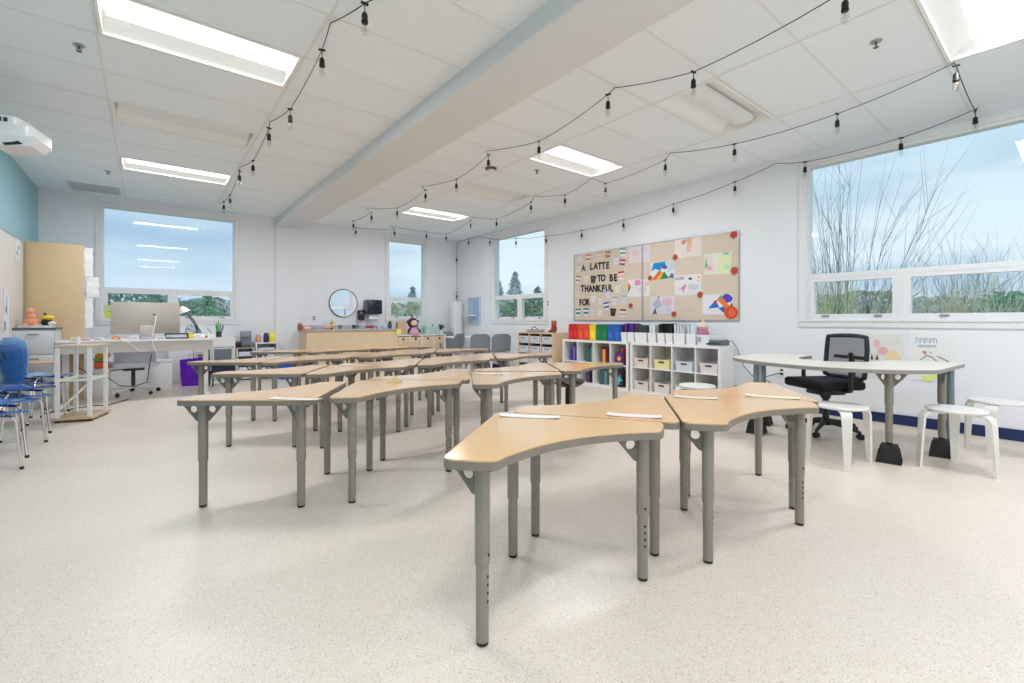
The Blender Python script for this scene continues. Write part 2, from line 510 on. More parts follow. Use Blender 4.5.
def gusset(ang, top):
    """triangular plate with a round hole, from the leg outward"""
    M = Matrix.Rotation(ang, 4, 'Z')
    tri = [Vector((.018, 0)), Vector((.125, 0)), Vector((.118, -.014)), Vector((.038, -.108)), Vector((.018, -.112))]
    cx, cz, r = .055, -.038, .021
    n = 28; outer = []; hole = []
    for k in range(n):
        a = 2 * PI * k / n; d = Vector((math.cos(a), math.sin(a))); best = None
        for i in range(len(tri)):
            p, q = tri[i], tri[(i + 1) % len(tri)]
            e = q - p; den = d.x * e.y - d.y * e.x
            if abs(den) < 1e-9: continue
            w = p - Vector((cx, cz))
            t = (w.x * e.y - w.y * e.x) / den; u = (w.x * d.y - w.y * d.x) / den
            if t > 0 and -1e-6 <= u <= 1 + 1e-6 and (best is None or t < best): best = t
        outer.append((cx + d.x * best, top + cz + d.y * best)); hole.append((cx + d.x * r, top + cz + d.y * r))
    mb = MB(); mb.ringplate(outer, hole, -.004, .004, M)
    return mb

def make_leg(parent, x, y, angs, holes_ang, top=TT - TH, split=.275):
    m = MB()
    m.lathe([(.0225, .014), (.0225, split)], 18)
    m.lathe([(.0262, split), (.0262, top - .005)], 18)
    m.lathe([(.042, top - .008), (.042, top)], 18)
    leg = m.build('leg', M_STEEL, parent, (x, y, 0))
    MB().lathe([(.015, 0), (.021, .003), (.021, .015)], 14).build('foot', M_CAP, leg)
    for a in angs:
        gusset(a, top - .002).build('bracket', M_GUSSET, leg, smooth=False)
    Mh = Matrix.Rotation(holes_ang, 4, 'Z')
    for k in range(5):
        z = split + .035 if k == 0 else split - .012 - k * .028
        rr = .0264 if k == 0 else .0227
        MB().lathe([(.0052, 0), (.0052, .0012)], 8, M=Mh @ Matrix.Rotation(PI / 2, 4, 'Y'), c=Mh @ Vector((rr - .0008, 0, z))).build('pin_hole', M_HOLE, leg)
    return leg

def make_table(label, topmat, loc, rz, inv=False):
    t = thing('classroom_table', label, 'table', loc, rz, 'wing shaped classroom tables')
    o = table_outline()
    MB().prism(inset(o, .003), TT - .006, TT).build('tabletop', topmat, t, ang=50)
    e = MB(); e.prism(o, TT - TH, TT - .0055)
    e.build('edge_band', M_EDGE, t, ang=50)
    make_leg(t, -.381, 0, (R(-60),) if inv else (R(125),), R(-60))
    make_leg(t, .381, 0, (R(131), R(-49)) if inv else (R(158),), R(-110))
    make_leg(t, 0, .442, (R(-70),) if inv else (R(-90),), R(150))
    return t

TB = {
 '1a': (1.270, 1.220, -8.4), '1b': (1.931, 1.690, 171.5), '1c': (2.374, 1.004, -8.6), '1d': (3.022, 1.488, 171.4),
 '2a': (.635, 3.316, 190.0), '2b': (1.346, 2.822, 9.5), '2c': (1.826, 3.495, 188.8), '2d': (2.320, 2.757, 9.5), '2e': (2.785, 3.488, 189.5), '2f': (3.428, 2.972, 8.6),
 '3a': (.935, 4.712, 189.0), '3b': (1.558, 4.148, 8.8), '3c': (2.03, 4.808, 189.0), '3d': (2.662, 4.280, 9.0), '3e': (3.142, 4.945, 189.0), '3f': (3.765, 4.395, 8.8),
 '4a': (.842, 6.130, 189.3), '4b': (1.466, 5.564, 8.8), '4c': (1.97, 6.215, 189.0), '4d': (2.555, 5.625, 9.2), '4e': (3.055, 6.285, 189.0), '4f': (3.725, 5.812, 8.8),
 '5a': (1.650, 7.500, 189.0), '5b': (2.275, 6.930, 8.8), '5c': (2.77, 7.585, 189.0), '5d': (3.372, 7.018, 9.2),
}
TLAB = {
 '1a': 'wood topped wing table nearest the camera, concave front edge, white name strip at its left',
 '1b': 'wood topped wing table directly behind the nearest one, tip pointing to the camera side',
 '1c': 'right one of the front row wing tables, its front edge scooped, before the stools',
 '1d': 'front row wing table at back right, beside the black office chair and stools',
 '2a': 'leftmost wing table of the second row, straight front edge, bright glare at its left end',
 '2b': 'second row wing table with concave front edge, folded tan paper lying behind it',
 '2c': 'second row wing table behind the one with the folded tan paper',
 '2d': 'second row wing table in the middle, bright top, seen just above the nearest table',
 '2e': 'pale glaring second row wing table between the middle one and the cube shelves',
 '2f': 'rightmost wing table of the second row, in front of the dark stool and book shelf',
 '3a': 'leftmost wing table of the third row from the camera',
 '3b': 'third row wing table second from the left, concave front',
 '3c': 'third row wing table third from the left, back pointing one',
 '3d': 'third row wing table at the middle, fourth from the left',
 '3e': 'third row wing table fifth from the left, mostly hidden',
 '3f': 'rightmost wing table of the third row, before the wooden tray cubby',
 '4a': 'leftmost wing table of the fourth row, its end in front of the purple bag',
 '4b': 'fourth row wing table second from the left',
 '4c': 'fourth row wing table third from the left, back pointing one',
 '4d': 'fourth row wing table at the middle, fourth from the left',
 '4e': 'fourth row wing table fifth from the left, mostly hidden',
 '4f': 'rightmost wing table of the fourth row, before the grey chairs',
 '5a': 'leftmost wing table of the farthest row, by the white drawers',
 '5b': 'farthest row wing table before the sink counter, second from the left',
 '5c': 'farthest row wing table third from the left, behind the concave one',
 '5d': 'rightmost wing table of the farthest row, before the cube shelf',
}
protos = {}
for k, (x, y, a) in TB.items():
    inv = a > 90
    if inv not in protos: protos[inv] = make_table(TLAB[k], M_LAM, (x, y, 0), R(a), inv)
    else: dup(protos[inv], (x, y, 0), R(a), TLAB[k])

# paper strips and small things on the tables
def strip(u0, v0, u1, v1, w, m, name, label, cat, z=TT, curl=.004, group=None):
    a = P(u0, v0, z=z); b = P(u1, v1, z=z); d = (b - a); L_ = d.length; d.normalize()
    n = Vector((-d.y, d.x, 0))
    mb = MB(); N = 10; top = []; bot = []
    for i in range(N + 1):
        u = i / N
        for s_ in (0, 1):
            p = Vector((L_ * u - L_ / 2, w * (s_ - .5), .0012 + curl * (2 * u - 1) ** 4))
            top.append(mb.bm.verts.new(p + Vector((0, 0, .0008)))); bot.append(mb.bm.verts.new(p))
    for i in range(N):
        q = 2 * i
        mb.bm.faces.new((top[q], top[q + 2], top[q + 3], top[q + 1]))
        mb.bm.faces.new((bot[q], bot[q + 1], bot[q + 3], bot[q + 2]))
    c = (a + b) / 2
    o = mb.build(name, m, None, (c.x, c.y, z), rz=math.atan2(d.y, d.x))
    return tag(o, label, cat, group)
G = 'name strips on the tables'
strip(500, 415.5, 560, 418, .06, M_PAPER, 'name_strip', 'white name strip at the left on the table nearest the camera', 'paper', group=G)
strip(607, 414.5, 662, 417.5, .07, cmat((240, 225, 225)), 'name_strip', 'pale pink name strip at the right on the table nearest the camera', 'paper', group=G)
strip(674, 396.5, 718, 399, .07, cmat((243, 228, 220)), 'name_strip', 'cream name strip at the seam end of the right front table', 'paper', group=G)
strip(745, 395.5, 800, 399, .07, cmat((244, 232, 214)), 'name_strip', 'cream name strip near the office chair on the back right front table', 'paper', group=G)
strip(272, 398.5, 320, 400, .06, cmat((240, 226, 218)), 'name_strip', 'cream name strip on the leftmost table of the second row', 'paper', group=G)
strip(475, 373.5, 503, 374.5, .06, M_PAPER, 'name_strip', 'white name strip on the middle table of the second row', 'paper', group=G)
strip(340, 365, 374, 366, .06, cmat((240, 226, 214)), 'name_strip', 'cream name strip on the third row behind the folded tan paper', 'paper', group=G)
c = P(393, 382.5, z=TT)
o = MB(); o._add([Vector(v) for v in [(-.07, -.03, .001), (.06, -.04, .001), (.02, 0, .05), (-.03, .05, .001), (.07, .03, .001)]], [(0, 1, 2), (0, 2, 3), (2, 4, 3), (1, 4, 2)])
tag(o.build('folded_paper', cmat((205, 180, 140)), None, (c.x, c.y, TT), smooth=False), 'small folded tan paper standing on a second row table', 'paper')

# ================================================================= TEACHER TABLE (right)
tt = thing('teacher_table', 'white horseshoe shaped table with grey legs raised on black blocks under the window', 'table')
ZT = .735
ring = [(4.43, 2.06), (4.26, 1.76), (4.16, 1.40), (4.22, 1.06), (4.38, .82), (4.58, .655), (5.46, .61), (5.53, .66), (5.40, 1.10),
        (5.10, 1.13), (4.88, 1.22), (4.76, 1.42), (4.80, 1.62), (4.98, 1.74), (5.30, 1.76), (5.46, 1.74), (5.52, 1.9), (5.40, 2.20), (4.64, 2.22)]
ring = rounded(ring, [.1, .14, .14, .14, .12, .06, .03, .05, .1, .14, .14, .14, .14, .14, .14, .08, .12, .1, .1], 4)
MB().prism(inset(ring, .003), ZT - .006, ZT).build('tabletop', mat('white oak laminate', (226, 219, 207), .3, noise=.05, nscale=10, stretch=(1, 7, 7)), tt, ang=50)
MB().prism(ring, ZT - .033, ZT - .0055).build('edge_band', cmat((150, 146, 142)), tt, ang=50)
def tleg(x, y, raised, angs, col=M_STEEL):
    z0 = .14 if raised else 0
    m = MB(); m.lathe([(.024, z0 + .012), (.024, z0 + .3)], 18); m.lathe([(.028, z0 + .3), (.028, ZT - .035)], 18)
    leg = m.build('leg', col, tt, (x, y, 0))
    MB().lathe([(.018, z0), (.022, z0 + .013)], 12).build('foot', M_CAP, leg)
    for a in angs: gusset(a, ZT - .035).build('bracket', M_GUSSET, leg, smooth=False)
    if raised:
        b = thing('bed_riser', raised, 'furniture riser', (x, y, 0), R(8), 'black furniture risers under the white table')
        m = MB()
        for (h0, s0, h1, s1) in ((0, .078, .012, .078), (.012, .07, .105, .054), (.105, .058, .135, .05)):
            vs = [Vector((sx * s, sy * s, h)) for h, s in ((h0, s0), (h1, s1)) for sx, sy in ((-1, -1), (1, -1), (1, 1), (-1, 1))]
            m._add(vs, [(3, 2, 1, 0), (4, 5, 6, 7), (0, 1, 5, 4), (1, 2, 6, 5), (2, 3, 7, 6), (3, 0, 4, 7)])
        m.build('block', M_RISER, b, smooth=False)
        for sx in (-1, 1):
            for sy in (-1, 1): MB().tube([(sx * .071, sy * .071, .012), (sx * .056, sy * .056, .105)], .006, 6).build('rib', M_RISER, b)
tleg(4.52, .93, 'black riser block under the near left leg of the white table', (R(150), R(-60)))
tleg(5.04, .70, 'black riser block under the right leg of the white table, behind a stool', (R(200), R(20)))
tleg(5.42, .70, None, (R(150),), cmat((120, 140, 146), .4))
tleg(4.66, 1.98, 'black riser block under the far left leg of the white table', (R(20),), cmat((140, 150, 160), .4))
tleg(5.10, 2.10, 'black riser block under the leg by the wall outlet', (R(200),), cmat((140, 150, 160), .4))

# stools
def make_stool(label, loc, rz):
    t = thing('stool', label, 'stool', loc, rz, 'white three legged bentwood stools')
    MB().lathe([(.0, .428), (.165, .428), (.175, .436), (.175, .444), (.168, .45), (0, .45)], 36).build('seat', M_WPAINT, t)
    for k in range(3):
        a = 2 * PI * k / 3
        M = Matrix.Rotation(a, 4, 'Z')
        prof = [(.09, .4265), (.15, .4265), (.19, .42), (.213, .402), (.222, .37), (.232, .2), (.240, 0)]
        m = MB(); vs = []; n = len(prof)
        for i, (rr, z) in enumerate(prof):
            w = [.036, .036, .036, .034, .033, .027, .019][i]; th = .0155
            if i < 2: nx, nz = 0, -1
            elif i == 2: nx, nz = -.5, -.86
            elif i == 3: nx, nz = -.8, -.6
            else: nx, nz = -1, 0
            for sy in (-1, 1):
                vs.append(M @ Vector((rr, sy * w, z))); vs.append(M @ Vector((rr + nx * th, sy * w, z + nz * th if i < 4 else z)))
        fs = [(0, 1, 3, 2), tuple((n - 1) * 4 + q for q in (0, 2, 3, 1))]
        for i in range(n - 1):
            b = i * 4; c_ = b + 4
            fs += [(b, b + 2, c_ + 2, c_), (b + 1, c_ + 1, c_ + 3, b + 3), (b, c_, c_ + 1, b + 1), (b + 2, b + 3, c_ + 3, c_ + 2)]
        m._add(vs, fs); m.build('leg', M_WPAINT, t, ang=45)
    return t
s0 = make_stool('white three legged stool in front of the white table, right of the two risers', (4.69, .575, 0), R(9))
dup(s0, (5.42, .42, 0), R(55), 'white three legged stool at the right edge of the view, nearest the window wall')
dup(s0, (4.19, 1.155, 0), R(85), 'white three legged stool between the front tables and the black office chair')
dup(s0, (4.34, 2.42, 0), R(20), 'white three legged stool behind the front right table, by the cube shelves')

# office chair
oc = thing('office_chair', 'black office chair with mesh back and armrests behind the white table', 'office chair', (5.20, 1.56, 0), R(-122))
# local: facing +x? seat front toward -y
MB().rbox(-.24, .24, -.27, .22, .44, .53, .035, seg=4).build('seat', M_BFABRIC, oc)
m = MB(); m.lathe([(.028, .1), (.028, .34)], 14); m.rbox(-.1, .1, -.13, .13, .38, .43, .01); m.lathe([(.04, .34), (.05, .38)], 14)
m.build('gas_lift', M_BLACK, oc)
m = MB()
for k in range(5):
    a = 2 * PI * k / 5 + .3
    m.tube([(.03 * math.cos(a), .03 * math.sin(a), .115), (.16 * math.cos(a), .16 * math.sin(a), .1), (.31 * math.cos(a), .31 * math.sin(a), .066)], [.028, .022, .014], 8)
m.lathe([(.045, .08), (.045, .14)], 14)
base = m.build('star_base', M_BLACK, oc)
for k in range(5):
    a = 2 * PI * k / 5 + .3; cx, cy = .31 * math.cos(a), .31 * math.sin(a)
    m = MB(); Mx = Matrix.Rotation(a + 1.2, 4, 'Z') @ Matrix.Rotation(PI / 2, 4, 'X')
    m.lathe([(.026, -.022), (.028, -.006), (.028, .006), (.026, .022)], 14, c=(cx, cy, .028), M=Mx); m.tube([(cx, cy, .03), (cx, cy, .07)], .006, 6)
    m.build('caster', M_BLACK, base)
# back: curved frame with mesh
def backpt(u, z):  # u -1..1
    return Vector((u * (.235 - .03 * max(0, (z - .85)) / .2), .235 + .06 * (z - .55) - .05 * (u * u) + .02 * math.sin((z - .5) * 5), z))
m = MB()
loop = [backpt(u, .94 + .012 * (1 - u * u)) for u in [-1 + i / 5 for i in range(11)]]
lft = [backpt(-1, z) for z in (.56, .64, .72, .82, .90)]; rgt = [backpt(1, z) for z in (.90, .82, .72, .64, .56)]
bot = [backpt(u, .54) for u in (.8, .4, 0, -.4, -.8)]
cyc = lft + loop + rgt + bot; m.tube(cyc + [cyc[0]], .021, 8, caps=False)
m.build('back_frame', cmat((26, 34, 44), .35), oc)
m = MB(); gr = []
for i in range(9):
    row = []
    for j in range(9):
        row.append(m.bm.verts.new(backpt(-1 + i / 4, .545 + .395 * j / 8)))
    gr.append(row)
for i in range(8):
    for j in range(8): m.bm.faces.new((gr[i][j], gr[i + 1][j], gr[i + 1][j + 1], gr[i][j + 1]))
mesh_m = bpy.data.materials.new('black mesh fabric'); mesh_m.use_nodes = True
nt = mesh_m.node_tree; b_ = nt.nodes['Principled BSDF']; b_.inputs['Base Color'].default_value = srgb((40, 42, 46)); b_.inputs['Roughness'].default_value = .7
tcn = nt.nodes.new('ShaderNodeTexCoord'); w1 = nt.nodes.new('ShaderNodeTexChecker'); w1.inputs['Scale'].default_value = 260
nt.links.new(tcn.outputs['Object'], w1.inputs['Vector'])
mr = nt.nodes.new('ShaderNodeMapRange'); mr.inputs['To Min'].default_value = .42; mr.inputs['To Max'].default_value = .9
nt.links.new(w1.outputs['Fac'], mr.inputs['Value']); nt.links.new(mr.outputs['Result'], b_.inputs['Alpha'])
m.build('back_mesh', mesh_m, oc)
m = MB(); m.tube([(0, .2, .42), (0, .29, .44), (0, .30, .60), (0, .27, .78)], .022, 8); m.rbox(-.2, .2, .262, .282, .72, .755, .008)
m.build('back_spine', M_BLACK, oc)
for sx in (-1, 1):
    m = MB(); m.tube([(sx * .2, 0, .43), (sx * .285, 0, .45), (sx * .29, 0, .66)], [.018, .022, .018], 8)
    m.rbox(sx * .29 - .04, sx * .29 + .04, -.13, .12, .655, .685, .012)
    m.build('armrest', M_BLACK, oc)

# posters on the wall below the big window
def wallposter(u0, v0, u1, v1, label, shapes, name='poster', m=M_PAPER):
    a = P(u0, v0, X=XR); b = P(u1, v1, X=XR)
    y0, y1 = b.y, a.y; z1 = a.z; z0 = b.z
    t = thing(name, label, 'poster', (XR, (y0 + y1) / 2, (z0 + z1) / 2))
    w = y1 - y0; h = z1 - z0
    MB().box(-.006, 0, -w / 2, w / 2, -h / 2, h / 2).build('sheet', m, t, smooth=False)
    return t, w, h
def flat(t, pts, w, h, col, name='drawing', d=.0075):
    """polygon on a wall sheet; coordinates 0..1 from the left bottom as seen"""
    M = Matrix(((0, 0, -1, 0), (-1, 0, 0, 0), (0, 1, 0, 0), (0, 0, 0, 1)))
    d += len(t.children) * .0004
    m = MB(); m.prism([((x - .5) * w, (y - .5) * h) for x, y in pts], d - .0009, d, M)
    return m.build(name, cmat(col, .8), t, smooth=False)
def blob(cx, cy, r, n=9, asp=1.0, j=.3):
    return [(cx + r * asp * math.cos(2 * PI * i / n) * (1 + j * (random.random() - .5)), cy + r * math.sin(2 * PI * i / n) * (1 + j * (random.random() - .5))) for i in range(n)]
def line(x0, y0, x1, y1, w=.02):
    d = Vector((x1 - x0, y1 - y0)); n = Vector((-d.y, d.x)).normalized() * w / 2
    return [(x0 + n.x, y0 + n.y), (x0 - n.x, y0 - n.y), (x1 - n.x, y1 - n.y), (x1 + n.x, y1 + n.y)]
t, w, h = wallposter(866, 333, 904, 381, 'pale faded chart on the wall behind the office chair', None, m=cmat((232, 228, 224)))
for pl, c_ in [(blob(.3, .78, .1), (238, 190, 196)), (blob(.45, .62, .1, asp=1.5), (232, 178, 184)), (blob(.72, .45, .2), (240, 220, 176)), (blob(.8, .15, .08), (244, 200, 190)), (blob(.62, .3, .12), (236, 226, 190)), (blob(.85, .85, .07), (212, 226, 214))]:
    flat(t, pl, w, h, c_)
for x in (.16, .3): flat(t, [(x - .04, .42), (x + .05, .42), (x + .01, .56)], w, h, (110, 84, 84))
t, w, h = wallposter(909, 332, 956, 383, 'white hand drawn poster with blue lettering beside the faded chart', None)
def scribble(t, w, h, x0, x1, y, hh, n, col):
    m = MB(); M = Matrix(((0, 0, -1, 0), (-1, 0, 0, 0), (0, 1, 0, 0), (0, 0, 0, 1)))
    for i in range(n):
        cx = x0 + (x1 - x0) * (i + .5) / n; q = (x1 - x0) / n * .32
        for s in ((cx - q, y - hh, cx - q, y + hh), (cx - q, y + hh, cx + q, y + hh * .6), (cx + q, y + hh * .5, cx + q * random.choice((-1, 1)), y - hh)):
            m.prism([((px - .5) * w, (py - .5) * h) for px, py in line(*s, .012)], .0055, .0075, M)
    return m.build('lettering', cmat(col, .8), t, smooth=False)
scribble(t, w, h, .15, .62, .83, .05, 5, (120, 150, 196)); scribble(t, w, h, .2, .6, .71, .025, 7, (140, 160, 190))
for s in [(.25, .42, .38, .52), (.38, .52, .5, .5), (.5, .5, .62, .40), (.3, .58, .34, .62), (.46, .6, .5, .58), (.62, .52, .9, .4)]: flat(t, line(*s, .014), w, h, (70, 66, 74))
flat(t, blob(.36, .58, .035), w, h, (200, 120, 110)); flat(t, blob(.4, .05, .07, asp=1.6), w, h, (226, 240, 130)); flat(t, blob(.55, .1, .04, asp=1.6), w, h, (226, 240, 130))

# wall outlets
def outlet(loc, label, face='x'):
    t = thing('wall_outlet', label, 'outlet', loc, 0 if face == 'x' else R(90), 'wall outlets')
    MB().rbox(-.008, 0, -.037, .037, -.058, .058, .003).build('plate', M_WHITE, t)
    m = MB()
    for z in (-.024, .024): m.rbox(-.011, -.007, -.017, .017, z - .014, z + .014, .002)
    m.build('socket', cmat((60, 60, 62)), t)
outlet(P(782, 372, X=XR), 'wall outlet under the white table with a cord plugged in')
outlet(P(548, 303, X=XR) + Vector((0, 0, .0)), 'small wall switch plate right of the far corner window')

# ================================================================= SHELVES ON THE RIGHT WALL
XF = 5.81
def kallax(name, label, y0, y1, h=.765, nx=4):
    """white cube shelf against the right wall, front at XF"""
    L_ = y1 - y0
    t = thing(name, label, 'shelf', ((XF + XR) / 2, (y0 + y1) / 2, 0))
    d = (XR - XF) / 2 - .005; m = MB()
    m.box(-d, d, -L_ / 2, L_ / 2, h - .04, h); m.box(-d, d, -L_ / 2, L_ / 2, 0, .04)
    m.box(-d, d, -L_ / 2, -L_ / 2 + .038, .04, h - .04); m.box(-d, d, L_ / 2 - .038, L_ / 2, .04, h - .04)
    m.build('carcass', M_WHITE, t, smooth=False)
    m = MB(); m.box(-d, d, -L_ / 2 + .038, L_ / 2 - .038, h / 2 - .008, h / 2 + .008); m.build('shelf_board', M_WHITE, t, smooth=False)
    for i in range(1, nx):
        yy = -L_ / 2 + L_ * i / nx
        for za, zb in ((.04, h / 2 - .008), (h / 2 + .008, h - .04)):
            MB().box(-d, d, yy - .008, yy + .008, za, zb).build('divider', M_WHITE, t, smooth=False)
    MB().box(d - .01, d - .004, -L_ / 2 + .038, L_ / 2 - .038, .04, h - .04).build('back_panel', cmat((206, 203, 198)), t, smooth=False)
    return t
K2 = (2.915, 4.335); K1 = (4.375, 5.80); KH = .765
kallax('cube_shelf', 'white cube shelf full of slotted white bins, under the right half of the board', *K2)
kallax('cube_shelf', 'white cube shelf holding coloured books, under the left half of the board', *K1)

def slot_bin(label, y, z, col, w=.25, hgt=.14, x=XF + .17, d=.3):
    t = thing('storage_bin', label, 'storage bin', (x, y, z), 0, 'slotted bins in the cube shelf')
    m = MB(); n = 0
    # tapered open box
    for (s0, z0, s1, z1) in (((w / 2 - .012, d / 2 - .012), 0, (w / 2, d / 2), hgt),):
        lo = [Vector((sx * s0[1], sy * s0[0], z0)) for sx, sy in ((-1, -1), (1, -1), (1, 1), (-1, 1))]
        hi = [Vector((sx * s1[1], sy * s1[0], z1)) for sx, sy in ((-1, -1), (1, -1), (1, 1), (-1, 1))]
        hi2 = [Vector((sx * (s1[1] - .008), sy * (s1[0] - .008), z1)) for sx, sy in ((-1, -1), (1, -1), (1, 1), (-1, 1))]
        lo2 = [Vector((sx * (s0[1] - .008), sy * (s0[0] - .008), .01)) for sx, sy in ((-1, -1), (1, -1), (1, 1), (-1, 1))]
        fs = [(3, 2, 1, 0)]
        for i in range(4):
            j = (i + 1) % 4
            fs += [(i, j, 4 + j, 4 + i), (4 + i, 4 + j, 8 + j, 8 + i), (8 + i, 8 + j, 12 + j, 12 + i)]
        fs.append((12, 13, 14, 15)); m._add(lo + hi + hi2 + lo2, fs)
    m.build('body', cmat(col), t, smooth=False)
    MB().rbox(-d / 2 - .004, -d / 2 + .012, -.045, .045, hgt - .045, hgt - .022, .003).build('handle_slot', cmat((70, 66, 64)), t)
    MB().rbox(-d / 2 - .008, d / 2 + .004, -w / 2 - .003, -w / 2 + .006, hgt - .01, hgt + .003, .002).build('rim', cmat(col), t)
    return t
cw = (K2[1] - K2[0]) / 4
bins = [('top', 0, (226, 214, 206)), ('top', 1, (236, 224, 168)), ('top', 2, (214, 222, 228)), ('top', 3, (228, 220, 222)),
        ('bottom', 0, (228, 218, 212)), ('bottom', 1, (228, 220, 214)), ('bottom', 2, (222, 214, 208)), ('bottom', 3, (224, 216, 212))]
cname = {(226, 214, 206): 'beige', (236, 224, 168): 'yellow', (214, 222, 228): 'pale blue', (228, 220, 222): 'pale pink', }
ordn = ['leftmost', 'second', 'third', 'rightmost']
for row, i, c_ in bins:
    yy = K2[1] - cw * (i + .5)
    slot_bin('%s slotted bin in the %s compartment of the %s row of the cube shelf' % (cname.get(c_, 'off white'), ordn[i], row), yy, KH / 2 + .008 if row == 'top' else .04, c_, w=.255 if i != 2 else .26, hgt=.135 if row == 'top' else .14)

# books in K1 compartments
cw1 = (K1[1] - K1[0]) / 4
BK = [('top', 0, [(78, 70, 150), (96, 88, 178), (150, 140, 200), (60, 56, 120), (108, 96, 180)]),
      ('top', 1, [(60, 110, 70), (70, 96, 130), (50, 80, 120), (120, 160, 90), (60, 70, 100)]),
      ('top', 2, [(150, 60, 48), (200, 110, 50), (220, 190, 120), (170, 40, 44), (90, 40, 60), (60, 30, 40)]),
      ('top', 3, [(90, 40, 110), (104, 44, 120), (220, 120, 40), (160, 40, 50), (120, 24, 40)]),
      ('bottom', 0, [(96, 88, 120), (120, 110, 150)]),
      ('bottom', 1, [(70, 50, 90), (120, 60, 80), (60, 40, 80)]),
      ('bottom', 2, [(80, 110, 90), (60, 110, 150), (40, 90, 130), (120, 150, 130)]),
      ('bottom', 3, [(30, 50, 70), (24, 90, 110), (170, 40, 44), (24, 26, 34), (150, 40, 30)])]
def colname(c):
    r, g, b = c; mx = max(c); mn = min(c)
    if mx - mn < 26: return 'black' if mx < 60 else ('dark grey' if mx < 120 else ('grey' if mx < 190 else 'white'))
    dark = 'dark ' if mx < 100 else ('pale ' if mn > 130 else '')
    if r == mx:
        if g > .75 * r and b < .8 * r: n = 'yellow'
        elif g > .5 * r: n = 'orange'
        elif b > .6 * r: n = 'magenta'
        else: n = 'red'
    elif g == mx: n = 'green'
    else: n = 'purple' if r > g + 6 else 'blue'
    return dark + n
posw = ['first', 'second', 'third', 'fourth', 'fifth', 'sixth', 'seventh', 'eighth', 'ninth', 'tenth']
def book(loc, th, hh, dd, col, label, group, lean=0, cover_front=False):
    t = thing('book', label, 'book', loc, 0, group)
    M = Matrix.Rotation(lean, 4, 'X')
    m = MB(); c = .003
    m.box(-dd / 2, dd / 2, -th / 2, -th / 2 + c, 0, hh, M); m.box(-dd / 2, dd / 2, th / 2 - c, th / 2, 0, hh, M); m.box(-dd / 2, -dd / 2 + c, -th / 2 + c, th / 2 - c, 0, hh, M)
    m.build('cover', cmat(col, .45), t, smooth=False)
    MB().box(-dd / 2 + c, dd / 2 - .006, -th / 2 + c, th / 2 - c, .004, hh - .005, M).build('pages', cmat((232, 226, 212)), t, smooth=False)
    return t
for row, i, cols in BK:
    z = KH / 2 + .008 if row == 'top' else .04
    yL = K1[1] - cw1 * i - .05
    yy = yL - .02 - (.06 if i in (0, 1) else .03)
    for j, c_ in enumerate(cols):
        th = random.uniform(.022, .045); hh = random.uniform(.22, .27)
        yy -= th / 2 + .002
        book((XF + .16 + random.uniform(-.01, .02), yy, z), th, hh, .19, c_, '%s book, %s in the %s row, %s compartment of the book shelf' % (colname(c_), posw[j], row, ordn[i]), 'books in the cube shelf')
        yy -= th / 2
# face-out book with a yellow roundel
t = thing('picture_book', 'purple picture book with a yellow disc on its cover, facing out of the shelf', 'book', (XF + .045, K1[0] + .20, KH / 2 + .008))
MB().box(-.006, .006, -.085, .085, 0, .2).build('cover', cmat((92, 44, 112), .4), t, smooth=False)
Mx = Matrix.Rotation(-PI / 2, 4, 'Y')
MB().lathe([(.035, 0), (.035, .002)], 20, c=(-.006, 0, .1), M=Mx).build('cover_disc', cmat((240, 190, 70)), t)
t = thing('picture_book', 'dark picture book with a teal splash, facing out in the lower right compartment', 'book', (XF + .045, K1[0] + .21, .04))
MB().box(-.006, .006, -.09, .09, 0, .23).build('cover', cmat((26, 30, 42), .4), t, smooth=False)
m = MB(); Mw = Matrix(((0, 0, -1, 0), (-1, 0, 0, 0), (0, 1, 0, .12), (0, 0, 0, 1)))
m.prism([(x * .09, y * .09) for x, y in [(-.8, -.9), (-.2, -.2), (-.9, .2), (0, .4), (.3, 1), (.5, .2), (.9, -.2), (.3, -.3), (.2, -.9)]], .006, .008, Mw)
m.build('cover_splash', cmat((80, 180, 200)), t, smooth=False)

# rainbow magazine files on top of K1
def mag_file(y, w, col, label, x=XF + .13, d=.22, h=.27):
    t = thing('magazine_file', label, 'magazine file', (x, y, KH), 0, 'rainbow magazine files on the cube shelf')
    M = Matrix(((1, 0, 0, 0), (0, 0, 1, 0), (0, 1, 0, 0), (0, 0, 0, 1)))
    side = [(-d / 2, 0), (d / 2, 0), (d / 2, h), (-d / 2 + .03, h), (-d / 2, h * .92)]
    m = MB(); m.prism(side, -w / 2, -w / 2 + .003, M); m.prism(side, w / 2 - .003, w / 2, M)
    m.box(-d / 2, -d / 2 + .003, -w / 2 + .003, w / 2 - .003, 0, h * .92); m.box(-d / 2, d / 2, -w / 2 + .003, w / 2 - .003, 0, .003)
    m.build('box', cmat(col, .4), t, smooth=False)
    dk = tuple(int(v * .75) for v in col)
    m = MB(); Mw = Matrix(((0, 0, -1, 0), (-1, 0, 0, 0), (0, 1, 0, 0), (0, 0, 0, 1)))
    m.prism([(-w * .32, h * .2), (w * .32, h * .1), (w * .32, h * .5), (-w * .32, h * .65)], d / 2, d / 2 + .002, Mw)
    m.build('label_panel', cmat(tuple(min(255, int(v * 1.08) + 10) for v in col)), t, smooth=False)
    MB().box(-d / 2 + .01, d / 2 - .02, -w / 2 + .006, w / 2 - .006, .004, h * .86).build('papers', cmat((230, 228, 222)), t, smooth=False)
rb = [((206, 34, 38), 2, 'red'), ((224, 76, 44), 2, 'orange red'), ((240, 206, 40), 1, 'yellow'), ((24, 116, 66), 2, 'green'), ((36, 92, 176), 2, 'blue')]
edges = [568.5, 577.7, 589.5, 595.8, 607.3, 620.3]
k = 0
